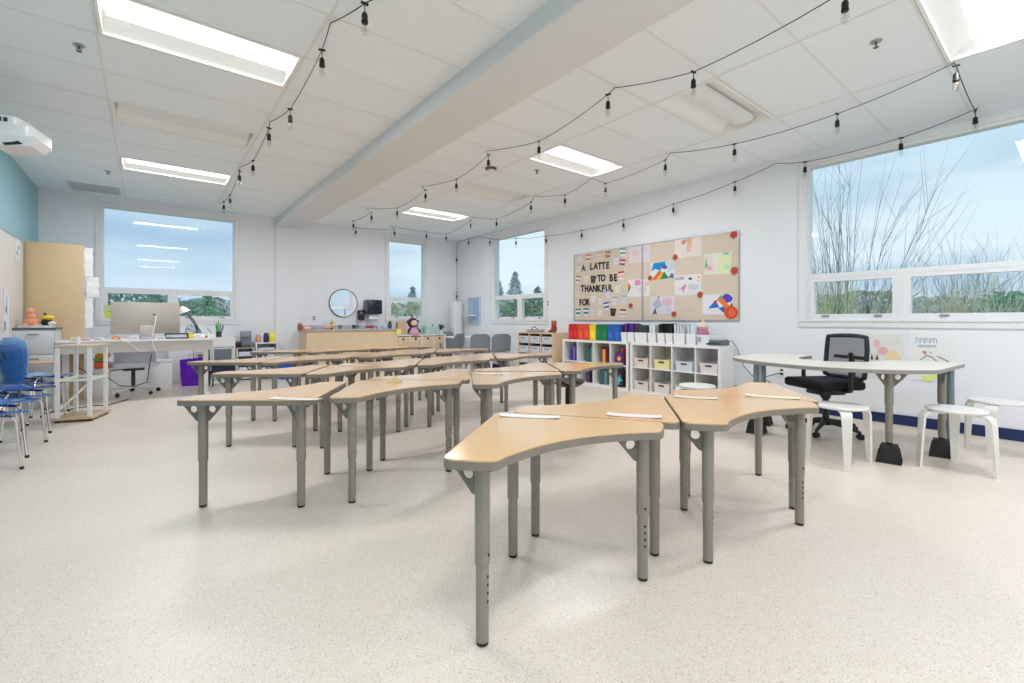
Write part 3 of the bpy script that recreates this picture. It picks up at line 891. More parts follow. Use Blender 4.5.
for (col, n, nm), e0, e1 in zip(rb, edges[:-1], edges[1:]):
    ya = P(e0, 330, X=XF + .02).y; yb = P(e1, 330, X=XF + .02).y
    for q in range(n):
        y0 = ya + (yb - ya) * q / n; y1 = ya + (yb - ya) * (q + 1) / n
        l = '%s magazine file in the rainbow row' % nm
        if n > 1: l = '%s %s magazine file of its pair in the rainbow row' % (('left', 'right')[q], nm)
        mag_file((y0 + y1) / 2, abs(y1 - y0) - .004, col, l); k += 1

def white_tub(u0, u1, label, contents, hgt=.15, x=XF + .16, d=.26, lab=False, cl=None):
    ya = P(u0, 335, X=XF + .03).y; yb = P(u1, 335, X=XF + .03).y
    w = abs(ya - yb) - .006; yc = (ya + yb) / 2
    t = thing('white_tub', label, 'storage tub', (x, yc, KH), 0, 'white tubs on the cube shelves')
    m = MB(); a = .9
    lo = [Vector((sx * d / 2 * a, sy * w / 2 * a, 0)) for sx, sy in ((-1, -1), (1, -1), (1, 1), (-1, 1))]
    hi = [Vector((sx * d / 2, sy * w / 2, hgt)) for sx, sy in ((-1, -1), (1, -1), (1, 1), (-1, 1))]
    hi2 = [Vector((sx * (d / 2 - .006), sy * (w / 2 - .006), hgt)) for sx, sy in ((-1, -1), (1, -1), (1, 1), (-1, 1))]
    lo2 = [Vector((sx * (d / 2 * a - .006), sy * (w / 2 * a - .006), .006)) for sx, sy in ((-1, -1), (1, -1), (1, 1), (-1, 1))]
    fs = [(3, 2, 1, 0)]
    for i in range(4):
        j = (i + 1) % 4; fs += [(i, j, 4 + j, 4 + i), (4 + i, 4 + j, 8 + j, 8 + i), (8 + i, 8 + j, 12 + j, 12 + i)]
    fs.append((12, 13, 14, 15)); m._add(lo + hi + hi2 + lo2, fs)
    m.build('body', cmat((238, 239, 242), .35), t, smooth=False)
    if lab: MB().rbox(-d / 2 - .004, -d / 2 + .004, w * .18, w * .40, .05, .11, .002).build('sticker', cmat((150, 160, 176)), t)
    if contents:
        col, n, nm, ht = contents
        for q in range(n):
            yy = yc - w / 2 + .012 + (w - .024) * (q + .5) / n
            th = max(.003, (w - .03) / n * .75)
            le = random.uniform(-.06, .06)
            c_ = tuple(max(0, min(255, v + random.randint(-14, 14))) for v in col)
            o = MB(); o.box(-d / 2 + .025, d / 2 - .03, -th / 2, th / 2, 0, ht + random.uniform(-.012, .012), Matrix.Rotation(le, 4, 'X'))
            tag(o.build('folder', cmat(c_), None, (x, yy, KH + .008), smooth=False), '%s folder, %s from left, in %s' % (nm, posw[n - 1 - q], cl or 'the tub'), 'folder', 'folders standing in the white tubs')
    return t
white_tub(620.6, 626.3, 'white tub holding purple folders, at the end of the rainbow row', ((82, 40, 130), 3, 'purple', .27), cl='the first white tub after the rainbow row')
white_tub(627, 633.6, 'second white tub after the rainbow row, on the shelf joint', ((84, 44, 136), 3, 'dark purple', .265), cl='the tub at the joint of the two shelves')
white_tub(634.2, 646.5, 'wide white tub with dark grey folders', ((70, 72, 88), 8, 'dark grey', .255), cl='the wide tub')
white_tub(647.4, 655.5, 'white tub with a white sheet in it, before the gap', ((226, 228, 232), 2, 'white', .25), cl='the tub before the gap')
white_tub(657, 664.4, 'white tub with black folders, left of the three', ((26, 26, 30), 5, 'black', .27), cl='the left tub of black folders')
white_tub(665, 672.3, 'white tub with black folders, middle of the three', ((24, 24, 28), 5, 'black', .27), cl='the middle tub of black folders')
white_tub(672.8, 684.5, 'white tub with white and black sheets, right of the three', ((224, 226, 230), 6, 'white', .28), cl='the tub right of the black folders')
white_tub(685.6, 695.4, 'narrow white tub with upright white sheets, left of the plush toy', ((228, 230, 236), 3, 'white', .25), cl='the narrow tub left of the plush toy')
white_tub(696.5, 709, 'wide white tub with a grey sticker, under the plush toy', None, lab=True, hgt=.14)
# plush on the last tub
c = P(702.5, 331, X=XF + .16)
pt = thing('plush_toy', 'plush doll in a pink and purple knitted hat sitting in a white tub', 'plush toy', (XF + .16, c.y, KH + .10))
MB().ell((0, 0, .05), .07, .09, .07).build('body', cmat((190, 120, 150), .9), pt)
MB().ell((0, -.01, .13), .06, .07, .055).build('head', cmat((214, 170, 160), .9), pt)
m = MB(); m.lathe([(.068, 0), (.06, .03), (.035, .055), (.012, .068)], 16, c=(0, -.01, .145)); m.ell((0, -.01, .222), .02, .02, .02, 10, 6)
m.build('hat', cmat((232, 210, 190), .9), pt)
# laminator with its cord
a = P(713, 345, X=XF + .1)
lm = thing('laminator', 'dark grey laminator lying on the end of the cube shelf', 'laminator', (XF + .16, 3.035, KH))
MB().rbox(-.12, .12, -.105, .105, 0, .07, .012).build('body', cmat((92, 104, 108), .4), lm)
MB().rbox(-.10, .10, -.095, .095, .07, .085, .006).build('lid', cmat((190, 192, 194), .4), lm)
MB().box(-.124, -.118, -.08, .08, .025, .035).build('slot', M_BLACK, lm, smooth=False)
m = MB(); m.tube([(6.08, 2.95, KH + .05), (6.1, 2.90, KH + .06), (6.13, 2.86, KH - .02), (6.15, 2.78, .5), (6.17, 2.6, .3), (6.17, 2.45, .12), (6.16, 2.4, .05)], .005, 6)
tag(m.build('power_cord', M_CABLE), 'black cord hanging off the end of the cube shelf behind the laminator', 'cord')
m = MB(); a = P(782, 373, X=XR - .02)
m.tube([a, a + Vector((-.04, .04, -.01)), a + Vector((-.06, .2, -.07)), Vector((5.9, 2.35, .35)), Vector((5.6, 2.3, .3)), Vector((5.35, 2.2, .45)), Vector((5.15, 2.16, .68))], .006, 6)
tag(m.build('power_cord', M_CABLE), 'black cord looping from the wall outlet to the white table leg', 'cord')
# backpack-like things right of K2
bg = thing('toy_basket', 'low black basket of blue and green toys on the floor beside the cube shelf', 'basket', (5.72, 2.62, 0))
m = MB(); m.lathe([(.09, 0), (.11, .14), (.115, .2), (.105, .2), (.1, .02)], 18); m.build('basket', cmat((36, 44, 56)), bg)
MB().ell((-.03, .03, .24), .07, .07, .06).build('ball', cmat((42, 90, 140)), bg)
MB().ell((.03, -.09, .26), .05, .05, .08).build('leaf_toy', cmat((150, 200, 70)), bg)
MB().ell((.05, -.04, .20), .04, .05, .04).build('soft_block', cmat((230, 220, 80)), bg)

# wooden cubby with trays
cy0, cy1, ch = 6.03, 7.03, .865
cb = thing('tray_cubby', 'birch tray unit with clear drawers and white tops, left of the cube shelves', 'storage unit', ((5.79 + XR) / 2 - .004, (cy0 + cy1) / 2, 0))
d = .2; L_ = (cy1 - cy0) / 2; m = MB()
m.box(-d, d, -L_, L_, ch - .022, ch); m.box(-d, d, -L_, L_, .03, .055); m.box(d - .01, d, -L_, L_, .055, ch - .022)
m.build('carcass', M_BIRCH, cb, smooth=False)
for yy in (-L_, L_ - .022): MB().box(-d, d - .01, yy, yy + .022, 0, ch - .022).build('side_panel', M_BIRCH, cb, smooth=False)
for i in (1, 2): MB().box(-d, d - .01, -L_ + 2 * L_ * i / 3 - .01, -L_ + 2 * L_ * i / 3 + .01, .055, ch - .022).build('divider', M_BIRCH, cb, smooth=False)
M_TRAY = cmat((206, 208, 216), .3)
for r_ in range(4):
    for i in range(3):
        z0 = .065 + r_ * .193; y0 = -L_ + 2 * L_ * i / 3
        tr = MB(); w = 2 * L_ / 3
        tr.rbox(-d + .004, d - .03, y0 + .03, y0 + w - .03, z0 + .01, z0 + .15, .008)
        tt_ = tr.build('tray', M_TRAY, cb)
        MB().rbox(-d - .004, -d + .006, y0 + .1, y0 + w - .1, z0 + .105, z0 + .125, .003).build('handle', cmat((150, 152, 160)), tt_)
        MB().box(-d + .01, d - .03, y0 + .012, y0 + w - .012, z0 + .155, z0 + .165).build('rail', cmat((70, 58, 48)), tt_, smooth=False)
# plush bear on the cubby
pb = thing('teddy_bear', 'small brown teddy bear on the tray unit beside the red files', 'plush toy', (5.93, 6.02 + .12, ch))
MB().ell((0, 0, .07), .06, .06, .07).build('body', cmat((140, 84, 52), .95), pb)
m = MB(); m.ell((0, 0, .17), .055, .055, .05)
m.ell((0, .045, .215), .02, .02, .02, 10, 6); m.ell((0, -.045, .215), .02, .02, .02, 10, 6)
m.build('head', cmat((168, 108, 64), .95), pb)
m = MB(); m.ell((-.05, .05, .03), .05, .025, .025); m.ell((-.05, -.05, .03), .05, .025, .025); m.build('legs', cmat((140, 84, 52), .95), pb)
MB().ell((-.02, -.02, .12), .055, .05, .018).build('scarf', cmat((190, 40, 40), .9), pb)
# wire basket of things on the cubby
wb = thing('paper_tray', 'grey wire tray with papers on top of the tray unit', 'paper tray', (5.95, 6.68, ch))
m = MB()
for z in (.005, .05): m.tube([(-.12, -.16, z), (.12, -.16, z), (.12, .16, z), (-.12, .16, z), (-.12, -.16, z)], .004, 6)
for q in range(7): m.tube([(-.12, -.16 + q * .053, .05), (-.12, -.16 + q * .053, .005), (.12, -.16 + q * .053, .005), (.12, -.16 + q * .053, .05)], .002, 5)
m.build('wire', cmat((90, 92, 96), .4, metal=.5), wb)
m = MB(); m.rbox(-.1, .1, -.14, .14, .008, .04, .003); m.build('papers', cmat((200, 200, 204)), wb)
m = MB(); m.tube([(0, .1, .04), (-.02, .08, .09), (-.02, 0, .11), (0, -.06, .06)], .01, 8); m.build('tape_holder', cmat((110, 112, 118)), wb)

# ================================================================= BULLETIN BOARD
a = P(574.4, 254.3, X=XR); b = P(739.6, 321.6, X=XR)
BY0, BY1, BZ0, BZ1 = b.y, a.y, 1.093, 2.315
ymid = P(643, 290, X=XR).y
def board(y0, y1, label):
    t = thing('bulletin_board', label, 'bulletin board', (XR, (y0 + y1) / 2, (BZ0 + BZ1) / 2), 0, 'fabric covered bulletin boards')
    w = (y1 - y0) / 2; h = (BZ1 - BZ0) / 2
    MB().box(-.014, 0, -w + .012, w - .012, -h + .012, h - .012).build('panel', M_CORK, t, smooth=False)
    m = MB()
    m.box(-.02, 0, -w, w, -h, -h + .012); m.box(-.02, 0, -w, w, h - .012, h); m.box(-.02, 0, -w, -w + .012, -h + .012, h - .012); m.box(-.02, 0, w - .012, w, -h + .012, h - .012)
    m.build('frame', M_ALU, t, smooth=False)
board(ymid + .001, BY1, 'beige bulletin board half with the black letters and paper cups')
board(BY0, ymid - .001, 'beige bulletin board half with the checkered childrens artworks')
XB = XR - .0142
def bp(zx, zy):   # from the 8.03x study of the left board
    return P(570 + zx / 8.033, 240 + zy / 8.033, X=XB)

# letters
def letter(chx, pos, hgt, label, wscale=1.0):
    cu = bpy.data.curves.new('letter', 'FONT'); cu.body = chx; cu.size = 1.0; cu.extrude = .012; cu.offset = .048; cu.resolution_u = 3
    ob = bpy.data.objects.new('tmp', cu); COL.objects.link(ob)
    dg = bpy.context.evaluated_depsgraph_get(); me = bpy.data.meshes.new_from_object(ob.evaluated_get(dg))
    bpy.data.objects.remove(ob); bpy.data.curves.remove(cu)
    xs = [v.co.x for v in me.vertices]; yy = [v.co.y for v in me.vertices]
    cx = (min(xs) + max(xs)) / 2; cy = (min(yy) + max(yy)) / 2; s = hgt / (max(yy) - min(yy))
    for v in me.vertices:
        x = (v.co.x - cx) * s * wscale; y_ = (v.co.y - cy) * s; z = v.co.z
        v.co = Vector((-(z + .012) * .1 - .0005, -x, y_))
    me.name = 'cutout_letter'; me.materials.clear(); me.materials.append(M_BLACK)
    o = bpy.data.objects.new('cutout_letter', me); COL.objects.link(o); o.location = pos
    o.rotation_euler.x = random.uniform(-.06, .06)
    tag(o, label, 'letter', 'black cut out letters on the board')
words = [('A', [(108, 225)], 'standing alone before LATTE'),
         ('LATTE', [(174, 212), (207, 209), (239, 208), (270, 205), (303, 203)], 'in the word LATTE'),
         ('TO', [(236, 307), (267, 304)], 'in the word TO'),
         ('BE', [(332, 303), (366, 302)], 'in the word BE'),
         ('THANKFUL', [(101, 390), (134, 390), (166, 390), (200, 389), (236, 389), (268, 388), (302, 387), (334, 386)], 'in the word THANKFUL'),
         ('FOR', [(86, 502), (115, 500), (146, 498)], 'in the word FOR')]
for wd, pts, where in words:
    for i, (chx, (zx, zy)) in enumerate(zip(wd, pts)):
        occ = wd[:i + 1].count(chx); tot = wd.count(chx)
        pre = '' if tot == 1 else (['first', 'second', 'third'][occ - 1] + ' ')
        hh = .125 if wd != 'A' else .115
        letter(chx, bp(zx, zy), hh, 'black cut out %sletter %s %s' % (pre, chx, where), .82)

# paper cup cutouts
cups = [(80, 150, 'white', (226, 222, 224), (200, 190, 196)), (148, 148, 'pink lidded', (232, 214, 206), (206, 130, 118)), (235, 130, 'pale grey', (222, 212, 208), (190, 180, 178)),
        (303, 125, 'tan', (220, 184, 160), (170, 120, 96)), (425, 100, 'white and teal', (230, 234, 236), (110, 170, 176)), (370, 165, 'lavender', (226, 220, 232), (204, 196, 216)),
        (420, 190, 'maroon banded', (232, 206, 214), (170, 70, 90)), (411, 287, 'red lidded', (236, 226, 222), (206, 58, 46)), (68, 228, 'cream', (224, 214, 206), (206, 196, 190)),
        (65, 320, 'white slanted', (230, 226, 222), (150, 140, 136)), (130, 310, 'ivory', (226, 220, 204), (210, 204, 180)), (187, 320, 'dark grey', (92, 90, 96), (60, 58, 62)),
        (380, 395, 'pale green', (222, 226, 214), (208, 214, 202)), (305, 440, 'lilac', (224, 214, 232), (196, 178, 212)), (60, 425, 'pinkish', (228, 208, 202), (214, 190, 186)),
        (190, 470, 'cream white', (230, 224, 216), (214, 206, 198)), (242, 490, 'light beige', (228, 216, 210), (214, 198, 192)), (360, 490, 'blue outlined', (222, 226, 232), (160, 178, 196)),
        (430, 478, 'grey blue', (216, 218, 230), (176, 178, 200)), (295, 532, 'blue lidded red based', (232, 228, 230), (50, 104, 176)), (65, 583, 'green banded', (228, 232, 230), (40, 140, 120)),
        (130, 580, 'blue banded', (226, 232, 238), (34, 112, 186)), (183, 580, 'silver grey', (222, 218, 214), (206, 200, 198)), (240, 580, 'plain white', (230, 226, 222), (214, 208, 204)),
        (345, 583, 'dark brown', (92, 66, 46), (60, 44, 34)), (425, 590, 'maroon lidded', (234, 222, 222), (120, 52, 62))]
for zx, zy, nm, body, lid in cups:
    o = thing('paper_cup_cutout', '%s paper coffee cup cut out pinned on the lettered board' % nm, 'paper cutout', bp(zx, zy), 0, 'paper coffee cup cutouts')
    o.rotation_euler.x = random.uniform(-.18, .18)
    Mw = Matrix(((0, 0, -1, 0), (-1, 0, 0, 0), (0, 1, 0, 0), (0, 0, 0, 1)))
    s = .062
    MB().prism([(-.75 * s, -1 * s), (.75 * s, -1 * s), (s, .75 * s), (-s, .75 * s)], .0003, .0016, Mw).build('cup', cmat(body, .8), o, smooth=False)
    MB().prism([(-1.12 * s, .7 * s), (1.12 * s, .7 * s), (.95 * s, 1.15 * s), (-.95 * s, 1.15 * s)], .0016, .003, Mw).build('lid', cmat(lid, .8), o, smooth=False)
    MB().prism([(-.84 * s, -.45 * s), (.84 * s, -.45 * s), (.92 * s, .1 * s), (-.92 * s, .1 * s)] if nm != 'dark brown' else [(-.5 * s, -.6 * s), (.5 * s, -.6 * s), (.5 * s, .2 * s), (-.5 * s, .2 * s)], .0016, .0026, Mw).build('sleeve', cmat(lid if sum(lid) < 480 and nm not in ('red lidded', 'maroon lidded') else tuple(int(.3 * a_ + .7 * b_) for a_, b_ in zip(lid, body)) if nm != 'dark brown' else (200, 190, 170), .8), o, smooth=False)

# artworks
def art(u0, v0, u1, v1, label, paper=(230, 228, 230)):
    a = P(u0, v0, X=XB); b = P(u1, v1, X=XB); c = P(u0, v1, X=XB)
    w = a.y - b.y; zt = a.z; zb = c.z; h = zt - zb
    t = thing('childs_artwork', label, 'artwork', (XB, (a.y + b.y) / 2, (zt + zb) / 2), 0, 'artworks on the bulletin board')
    t.rotation_euler.x = random.uniform(-.015, .015)
    MB().box(-.0016, -.0003, -w / 2, w / 2, -h / 2, h / 2).build('sheet', cmat(paper, .8), t, smooth=False)
    def f(pts, col, d=.0028): return flat(t, pts, w, h, col, 'painted_shape', d)
    return f
f = art(629, 247.5, 650.3, 264, 'pale pink and lavender scribbled artwork, upper left of the checkered board', (226, 214, 218))
for q, c_ in ((blob(.3, .6, .2, asp=.8), (224, 196, 204)), (blob(.7, .75, .16), (204, 210, 226)), (blob(.55, .35, .16), (222, 212, 230))): f(q, c_)
f = art(650.7, 263, 674.6, 280.5, 'bright blue and rainbow painting, left part of the checkered board', (226, 230, 236))
f([(.02, .5), (.12, .95), (.62, 1), (.75, .7), (.5, .72), (.42, .5), (.2, .62)], (34, 140, 200)); f([(.6, .98), (.98, .95), (.98, .5), (.72, .4)], (196, 214, 226))
f([(.05, .02), (.35, .5), (.5, .45), (.25, .0)], (228, 120, 60)); f([(.25, .02), (.5, .42), (.58, .38), (.42, .02)], (236, 190, 60)); f([(.42, .02), (.58, .46), (.78, .05)], (52, 140, 62)); f(blob(.6, .68, .1), (120, 60, 150)); f([(.75, .1), (.9, .35), (.98, .2), (.98, .02)], (100, 110, 170))
f = art(628, 280, 650, 297, 'white artwork with a pink patch and rainbow edge, lower left of the checkered board', (232, 228, 228))
f(blob(.45, .8, .18, asp=.9), (232, 140, 200)); f([(0, .2), (.14, .55), (.02, .6)], (70, 140, 90)); f([(0, .55), (.15, .6), (.02, .85)], (226, 130, 60)); f(blob(.85, .7, .14), (238, 196, 180)); f(blob(.65, .35, .2), (214, 214, 220))
f = art(650, 297, 674.6, 314.5, 'grey and pink artwork with a dark spire, bottom of the checkered board', (220, 214, 224))
f([(.1, .02), (.22, .4), (.3, .02)], (90, 100, 120)); f([(.1, .55), (.35, .98), (.5, .5), (.3, .3)], (176, 184, 204)); f(blob(.7, .7, .2, asp=1.1), (226, 184, 200)); f(blob(.75, .3, .14), (206, 200, 224)); f(blob(.38, .97, .03), (40, 40, 50))
f = art(675, 239.5, 701.6, 258.5, 'pale sheet with a small orange and red figure, top of the checkered board', (232, 220, 214))
f(blob(.35, .8, .13, asp=.7), (216, 150, 140)); f([(.45, .25), (.5, .85), (.66, .8), (.6, .25)], (234, 186, 150)); f(blob(.55, .85, .12), (230, 170, 150)); f(blob(.5, .35, .08), (224, 190, 196))
f = art(674.6, 276, 701.6, 295.5, 'white sheet with reddish handwriting and small leaves, centre of the checkered board', (230, 228, 230))
for i in range(6): f(line(.02 + i * .06, .78, .02 + i * .06 + .03, .92, .02), (130, 60, 66))
f(blob(.6, .8, .06, asp=1.3), (60, 90, 90)); f(blob(.9, .85, .04), (230, 150, 60)); f(blob(.9, .68, .03), (230, 150, 60)); f([(.2, .3), (.4, .55), (.45, .5), (.35, .1), (.3, .3)], (220, 150, 170)); f(blob(.7, .4, .14, asp=1.4), (206, 212, 220))
f = art(704.5, 254.5, 731.5, 275, 'pale green and pink artwork at the right of the checkered board', (228, 232, 216))
f([(.02, .2), (.05, .9), (.25, .95), (.45, .1)], (232, 212, 214)); f([(.5, .02), (.62, .95), (.98, .9), (.98, .1)], (222, 232, 180)); f([(0, .3), (.06, .85), (.14, .4)], (120, 190, 140)); f(blob(.8, .93, .05, asp=2.5), (110, 190, 190)); f(blob(.85, .3, .12), (190, 222, 196)); f(blob(.2, .3, .1), (236, 170, 160))
f = art(702.5, 295, 732.4, 314.5, 'artwork with blue triangles and a purple circle above the paper pumpkin', (230, 230, 236))
f([(.2, .3), (.45, .72), (.58, .35)], (40, 110, 190)); f([(.38, .65), (.52, .72), (.48, .5)], (200, 70, 80)); f([(.55, .3), (.7, .1), (.92, .02), (.72, .4)], (40, 110, 170)); f(blob(.82, .78, .22, asp=.8), (92, 66, 190)); f([(.5, .75), (.62, .95), (.92, .4), (.8, .25)], (238, 126, 60)); f([(.55, .8), (.68, .98), (.66, .75)], (60, 180, 160))

def leaf(u, v, s, label, rot=0):
    p = P(u, v, X=XB - .003)
    pts = []
    for i in range(22):
        a_ = PI / 2 + 2 * PI * i / 22 + rot
        rr = s * ((1.0 if i % 2 == 0 else .62) * (1 if 5 < (i + 22) % 22 < 17 else .95))
        pts.append((rr * math.cos(a_), rr * math.sin(a_)))
    Mw = Matrix(((0, 0, -1, 0), (-1, 0, 0, 0), (0, 1, 0, 0), (0, 0, 0, 1)))
    o = thing('paper_leaf', label, 'paper leaf', p, 0, 'red paper leaves on the bulletin board')
    MB().prism(pts, 0, .0016, Mw).build('blade', cmat((182, 74, 54), .8), o, smooth=False)
    MB().prism([(x - .0, y_) for x, y_ in line(0, -s * 1.25, 0, s * .5, s * .07)], .0016, .003, Mw).build('stem', cmat((140, 60, 40), .8), o, smooth=False)
for u, v, s, l in [(733.8, 234.3, .065, 'red paper leaf at the top right corner of the board'), (675.1, 257.3, .055, 'red paper leaf at the corner of the orange figure sheet'),
                   (734.4, 270.5, .068, 'red paper leaf at the right edge, beside the pale green artwork'), (650, 278, .05, 'red paper leaf at the corner of the bright blue painting'),
                   (700, 294.5, .055, 'red paper leaf at the corner of the handwritten sheet'), (630.7, 305.7, .05, 'red paper leaf near the bottom seam of the two boards'),
                   (673.8, 314, .055, 'red paper leaf at the bottom of the board by the grey artwork')]:
    leaf(u, v, s, l, random.uniform(-.3, .3))
p = P(731, 312.5, X=XB - .006)
o = thing('paper_pumpkin', 'orange paper pumpkin over the corner of the blue triangle artwork', 'paper cutout', p)
Mw = Matrix(((0, 0, -1, 0), (-1, 0, 0, 0), (0, 1, 0, 0), (0, 0, 0, 1)))
MB().prism(blob(0, 0, .09, 16, 1.05, .06), 0, .0016, Mw).build('fruit', cmat((222, 76, 42), .8), o, smooth=False)
MB().prism(blob(.01, -.005, .055, 14, .8, .1), .0016, .0028, Mw).build('highlight_patch', cmat((230, 112, 66), .8), o, smooth=False)
MB().prism([(-.012, .08), (.012, .08), (.02, .12), (0, .125)], .0016, .003, Mw).build('stem', cmat((96, 90, 40), .8), o, smooth=False)

# ================================================================= FAR RIGHT CORNER
kt = thing('side_table', 'white table in the far right corner with grey chairs around it', 'table', (5.66, 8.65, 0))
MB().rbox(-.42, .42, -.42, .42, .705, .735, .008).build('tabletop', M_WHITE, kt)
for sx in (-1, 1):
    for sy in (-1, 1):
        MB().tube([(sx * .38, sy * .38, 0), (sx * .38, sy * .38, .705)], .024, 12).build('leg', M_WHITE, kt)
def make_shell_chair(label, loc, rz):
    t = thing('shell_chair', label, 'chair', loc, rz, 'grey shell chairs with white legs')
    # seat faces -y ; back at +y
    m = MB(); g_ = []
    def sp(u, s):   # u across -1..1 ; s along 0..1 from the front of the seat up the back
        if s < .45: y_ = -.20 + s / .45 * .38; z = .45 - .02 * math.sin(s / .45 * PI); w = .21
        elif s < .6:
            q = (s - .45) / .15; y_ = .18 + .06 * math.sin(q * PI / 2); z = .45 + .09 * (1 - math.cos(q * PI / 2)); w = .205
        else:
            q = (s - .6) / .4; y_ = .24 + .05 * q; z = .54 + .28 * q; w = .205 * (1 if q < .68 else math.sqrt(max(.1, 1 - ((q - .68) / .4) ** 2)))
        return Vector((u * w, y_ - .04 * u * u * (1 if s > .5 else 0), z + .015 * u * u * (1 if s < .5 else 0)))
    for th in (0, .012):
        for i in range(9):
            g_.append([m.bm.verts.new(sp(-1 + i / 4, j / 18) + Vector((0, th * (1 if j > 9 else 0), -th if j <= 9 else 0))) for j in range(19)])
    for lay in (0, 9):
        for i in range(8):
            for j in range(18): m.bm.faces.new((g_[lay + i][j], g_[lay + i + 1][j], g_[lay + i + 1][j + 1], g_[lay + i][j + 1]))
    for i in range(8):
        for j in (0, 18): m.bm.faces.new((g_[i][j], g_[i + 1][j], g_[10 + i][j], g_[9 + i][j]))
    for j in range(18):
        for i in (0, 8): m.bm.faces.new((g_[i][j], g_[i][j + 1], g_[9 + i][j + 1], g_[9 + i][j]))
    m.build('shell', M_GREYPL, t)
    for sx in (-1, 1):
        for sy in (-1, 1):
            MB().tube([(sx * .14, sy * .12 + .02, .425), (sx * .2, sy * .2 + .02, .40), (sx * .22, sy * .22 + .02, 0)], .013, 8).build('leg', M_WHITE, t)
    MB().tube([(-.19, .2, .36), (.19, .2, .36)], .01, 8).build('crossbar', M_WHITE, t)
    return t
sc0 = make_shell_chair('grey shell chair with white legs, left one with its back to the room', (5.42, 7.86, 0), R(152))
dup(sc0, (5.80, 7.70, 0), R(160), 'grey shell chair with white legs, right one with its back to the room')
dup(sc0, (5.03, 8.38, 0), R(205), 'grey shell chair tucked in at the near left side of the corner table')
dup(sc0, (5.66, 9.35, 0), R(0), 'grey shell chair at the far side of the corner table, against the wall')
# paper column lamp
cl = thing('column_lamp', 'tall white paper column lamp standing in the far corner', 'floor lamp', (5.98, 9.68, 0))
MB().rbox(-.115, .115, -.115, .115, .05, 1.56, .02).build('shade', cmat((236, 238, 236), .8), cl)
MB().lathe([(.10, 0), (.10, .05)], 20).build('base', M_WHITE, cl)
# acrylic holder on the right wall
ah = thing('wall_rack', 'pale blue framed clear rack with a small ledge on the wall near the far corner', 'wall rack', (XR, 9.18, 1.33))
MB().rbox(-.02, 0, -.26, .26, -.32, .32, .006).build('back_plate', cmat((176, 198, 220), .2), ah)
MB().box(-.026, -.02, -.2, .05, -.24, .26).build('insert_sheet', cmat((150, 180, 212), .2), ah, smooth=False)
MB().box(-.16, -.02, -.1, .3, -.13, -.10).build('ledge', M_WHITE, ah, smooth=False)
m = MB(); m.box(-.04, -.02, -.26, -.24, -.32, .3); m.box(-.04, -.02, .24, .26, -.32, .3); m.box(-.04, -.02, -.26, .26, .3, .32); m.box(-.04, -.02, -.26, .26, -.34, -.32)
m.build('frame', cmat((206, 216, 226), .3), ah, smooth=False)

# white cube unit with wooden drawers on the back wall
cu = thing('cube_unit', 'low white cube unit with wooden drawers under the narrow back window', 'storage unit', (4.985, 9.755, 0))
L_ = .635; h = .77; m = MB()
m.box(-L_, L_, -.2, .2, h - .03, h); m.box(-L_, L_, -.2, .2, 0, .03)
for i in range(5): m.box(-L_ + i * (2 * L_ - .03) / 4, -L_ + i * (2 * L_ - .03) / 4 + .03, -.2, .2, .03, h - .03)
m.box(-L_, L_, .19, .2, .03, h - .03); m.build('carcass', M_WHITE, cu, smooth=False)
cwid = (2 * L_ - .03) / 4
for i in range(4):
    for z0 in (.035, .39):
        x0 = -L_ + .03 + i * cwid
        dd = MB().rbox(x0 + .006, x0 + cwid - .036, -.195, .17, z0 + .01, z0 + .33, .004).build('drawer', M_BIRCH, cu)
        MB().lathe([(.026, 0), (.026, .004)], 16, c=(x0 + cwid / 2 - .015, -.195, z0 + .28), M=Matrix.Rotation(PI / 2, 4, 'X')).build('pull_hole', M_BLACK, dd)

# sink counter
sk = thing('sink_counter', 'birch fronted counter with a grey top along the back wall under the round mirror', 'counter', (3.35, 9.67, 0))
MB().box(-.93, .94, -.27, .28, 0, .885).build('body', M_BIRCH, sk, smooth=False)
MB().rbox(-.96, .96, -.3, .29, .885, .915, .005).build('worktop', cmat((176, 176, 178), .35), sk)
MB().box(-.96, .96, .275, .285, .915, .99).build('backsplash', cmat((196, 197, 200), .35), sk, smooth=False)
m = MB(); m.rbox(-.05, .5, -.18, .2, .912, .922, .004); m.build('sink_rim', cmat((190, 192, 196), .25, metal=.8), sk)
m = MB(); m.tube([(.22, .22, .915), (.22, .22, 1.04), (.2, .17, 1.07), (.17, .08, 1.05), (.165, .06, 1.02)], .011, 8); m.tube([(.22, .22, .98), (.27, .2, 1.08)], .006, 6)
m.build('faucet', M_CHROME, sk)
mr_ = thing('round_mirror', 'round wall mirror with a thin brass rim above the sink', 'mirror', (3.315, YB, 1.47))
Mx = Matrix.Rotation(PI / 2, 4, 'X')
MB().lathe([(.29, 0), (.29, .02)], 48, M=Mx).build('mirror_glass', mat('mirror silver', (235, 238, 240), .02, metal=1.0), mr_)
m = MB(); m.tube([(.297 * math.cos(2 * PI * i / 48), -.015, .297 * math.sin(2 * PI * i / 48)) for i in range(49)], .011, 8, caps=False); m.build('rim', cmat((120, 100, 72), .3, metal=.8), mr_)
td = thing('towel_dispenser', 'dark smoky paper towel dispenser on the wall right of the mirror', 'towel dispenser', (3.94, YB, 1.365))
MB().rbox(-.17, .17, -.22, 0, -.13, .19, .03, seg=3).build('body', cmat((36, 44, 58), .2), td)
MB().rbox(-.185, -.12, -.19, 0, -.1, .17, .01).build('side_cover', cmat((120, 116, 120), .4), td)
MB().rbox(-.11, .12, -.228, -.218, -.02, .12, .01).build('smoky_window', cmat((24, 32, 48), .08), td)
